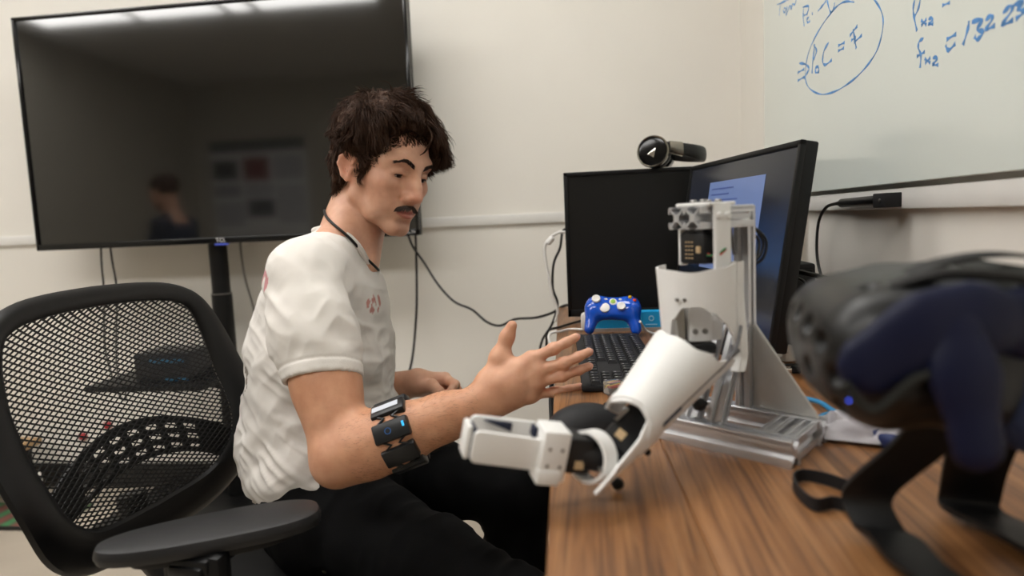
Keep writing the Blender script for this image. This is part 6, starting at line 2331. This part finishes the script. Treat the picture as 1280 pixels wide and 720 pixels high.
h0 = P(206, 236, 4.45)
HO2 = np.array([h0.x, 2 * TVY - 4.45, h0.z - 0.03])
p2 = empty('person', (HO2[0] + 0.05, HO2[1], 0), 'person in a dark blue shirt on a stool, mirrored in the television', 'person')
S2 = SDF(HO2 + np.array([-0.55, -0.34, -0.85]), HO2 + np.array([0.35, 0.34, 0.20]), 0.0055)
HA2 = rot_ypr(math.radians(180 + 12), math.radians(10), 0)
add_head(S2, HO2, HA2)
n2 = HO2 + np.array([0.04, 0, -0.16])
S2.cone(HO2 + np.array([0.025, 0, -0.05]), n2, 0.054, 0.058, 0.03)
el2, wr2 = [], []
for s in (-1, 1):
    e = n2 + np.array([-0.02, s * 0.235, -0.34]); wv2 = e + np.array([-0.23, -s * 0.05, 0.02])
    S2.chain([n2 + np.array([0.01, s * 0.17, -0.07]), e], [0.05, 0.04], 0.03)
    S2.chain([e, wv2], [0.040, 0.028], 0.02)
    for kf in range(4):
        S2.chain([wv2, wv2 + np.array([-0.075, -s * 0.01 * kf + s * 0.02, -0.006 * kf]), wv2 + np.array([-0.12, -s * 0.014 * kf + s * 0.02, -0.03 - 0.004 * kf])], [0.020, 0.010, 0.008], 0.006)
    S2.chain([wv2, wv2 + np.array([-0.05, -s * 0.035, 0.02]), wv2 + np.array([-0.085, -s * 0.04, 0.01])], [0.018, 0.010, 0.008], 0.006)
    el2.append(e); wr2.append(wv2)
S2.ell(n2 + np.array([0.02, 0, -0.22]), (0.11, 0.16, 0.24), None, 0.04)
v2, f2 = S2.mesh()
bd2 = np_mesh('body', relax(v2, f2, 2), f2, M['skin'], p2)
paint(bd2, 'tone', np.tile(np.array(lin('c79a80')), (len(v2), 1)))
K = SDF(HO2 + np.array([-0.40, -0.40, -0.80]), HO2 + np.array([0.35, 0.40, 0.0]), 0.006)
K.ell(n2 + np.array([0.02, 0, -0.16]), (0.125, 0.185, 0.14), None, 0.03)
K.ell(n2 + np.array([0.03, 0, -0.36]), (0.13, 0.175, 0.20), None, 0.05)
for i, s in enumerate((-1, 1)):
    K.chain([n2 + np.array([0.01, s * 0.17, -0.07]), el2[i], el2[i] * 0.3 + wr2[i] * 0.7], [0.062, 0.052, 0.040], 0.03)
    K.cone(n2 + np.array([0.01, s * 0.15, -0.06]), n2 + np.array([0, s * 0.03, 0.0]), 0.045, 0.035, 0.04)
K.plane(n2 + np.array([0, 0, -0.52]), (0, 0, -1.0), 0.004)
v2, f2 = K.mesh()
M['navy_shirt'] = mat('navy shirt', '232a3a', 0.85, var=0.15, vscale=12, bump=0.1)
np_mesh('shirt', relax(v2, f2, 3), f2, M['navy_shirt'], p2)
hpz = n2 + np.array([0.05, 0, -0.50])
K = SDF(hpz + np.array([-0.62, -0.32, -0.62]), hpz + np.array([0.22, 0.32, 0.16]), 0.0075)
K.ell(hpz, (0.13, 0.18, 0.11), None, 0.03)
for s in (-1, 1):
    kn2 = hpz + np.array([-0.40, s * 0.13, 0.0])
    ft2 = np.array([kn2[0] + 0.04, kn2[1], max(0.30, hpz[2] - 0.42)])
    K.chain([hpz + np.array([-0.02, s * 0.09, -0.01]), kn2, ft2], [0.090, 0.062, 0.045], 0.03)
v2, f2 = K.mesh()
np_mesh('trousers', relax(v2, f2, 3), f2, M['pants'], p2)
for s in (-1, 1):
    ft2 = np.array([hpz[0] - 0.36, hpz[1] + s * 0.13, max(0.30, hpz[2] - 0.42)])
    K = SDF(ft2 + np.array([-0.24, -0.08, -0.12]), ft2 + np.array([0.10, 0.08, 0.06]), 0.006)
    K.chain([ft2 + np.array([0.02, 0, -0.03]), ft2 + np.array([-0.14, 0, -0.045])], [0.045, 0.034], 0.02)
    v2, f2 = K.mesh()
    np_mesh('shoe', relax(v2, f2, 2), f2, M['shoe'], p2)
K = SDF(HO2 - 0.16, HO2 + 0.17, 0.005)
K.ell(HO2 + HA2 @ np.array([-0.014, 0, 0.056]), (0.104, 0.082, 0.090), HA2, 0.01)
K.ell(HO2 + HA2 @ np.array([0.105, 0, 0.010]), (0.065, 0.09, 0.066), HA2, 0.01, True)
K.ell(HO2 + HA2 @ np.array([0.04, 0, -0.07]), (0.10, 0.12, 0.088), HA2, 0.01, True)
v2, f2 = K.mesh()
np_mesh('hair', relax(v2, f2, 2), f2, M['hair'], p2)
stz = hpz[2] - 0.095
sl_ = empty('stool', (hpz[0], hpz[1], 0), 'tall black stool under the person mirrored in the television', 'stool')
MB().lathe((hpz[0], hpz[1], stz - 0.05), (0, 0, 1), [(0, 0.17), (0.015, 0.185), (0.04, 0.185), (0.05, 0.17)], 32).build('seat', M['chair_fabric'], sl_)
for k in range(4):
    a = math.radians(45 + 90 * k)
    MB().tube([(hpz[0] + 0.12 * math.cos(a), hpz[1] + 0.12 * math.sin(a), stz - 0.05), (hpz[0] + 0.21 * math.cos(a), hpz[1] + 0.21 * math.sin(a), 0.0)], 0.013, 10).build('leg', M['black'], sl_)
MB().tube([(hpz[0] + 0.18 * math.cos(2 * math.pi * k / 32), hpz[1] + 0.18 * math.sin(2 * math.pi * k / 32), 0.20) for k in range(32)], 0.009, 8, closed=True).build('foot_ring', M['black'], sl_)
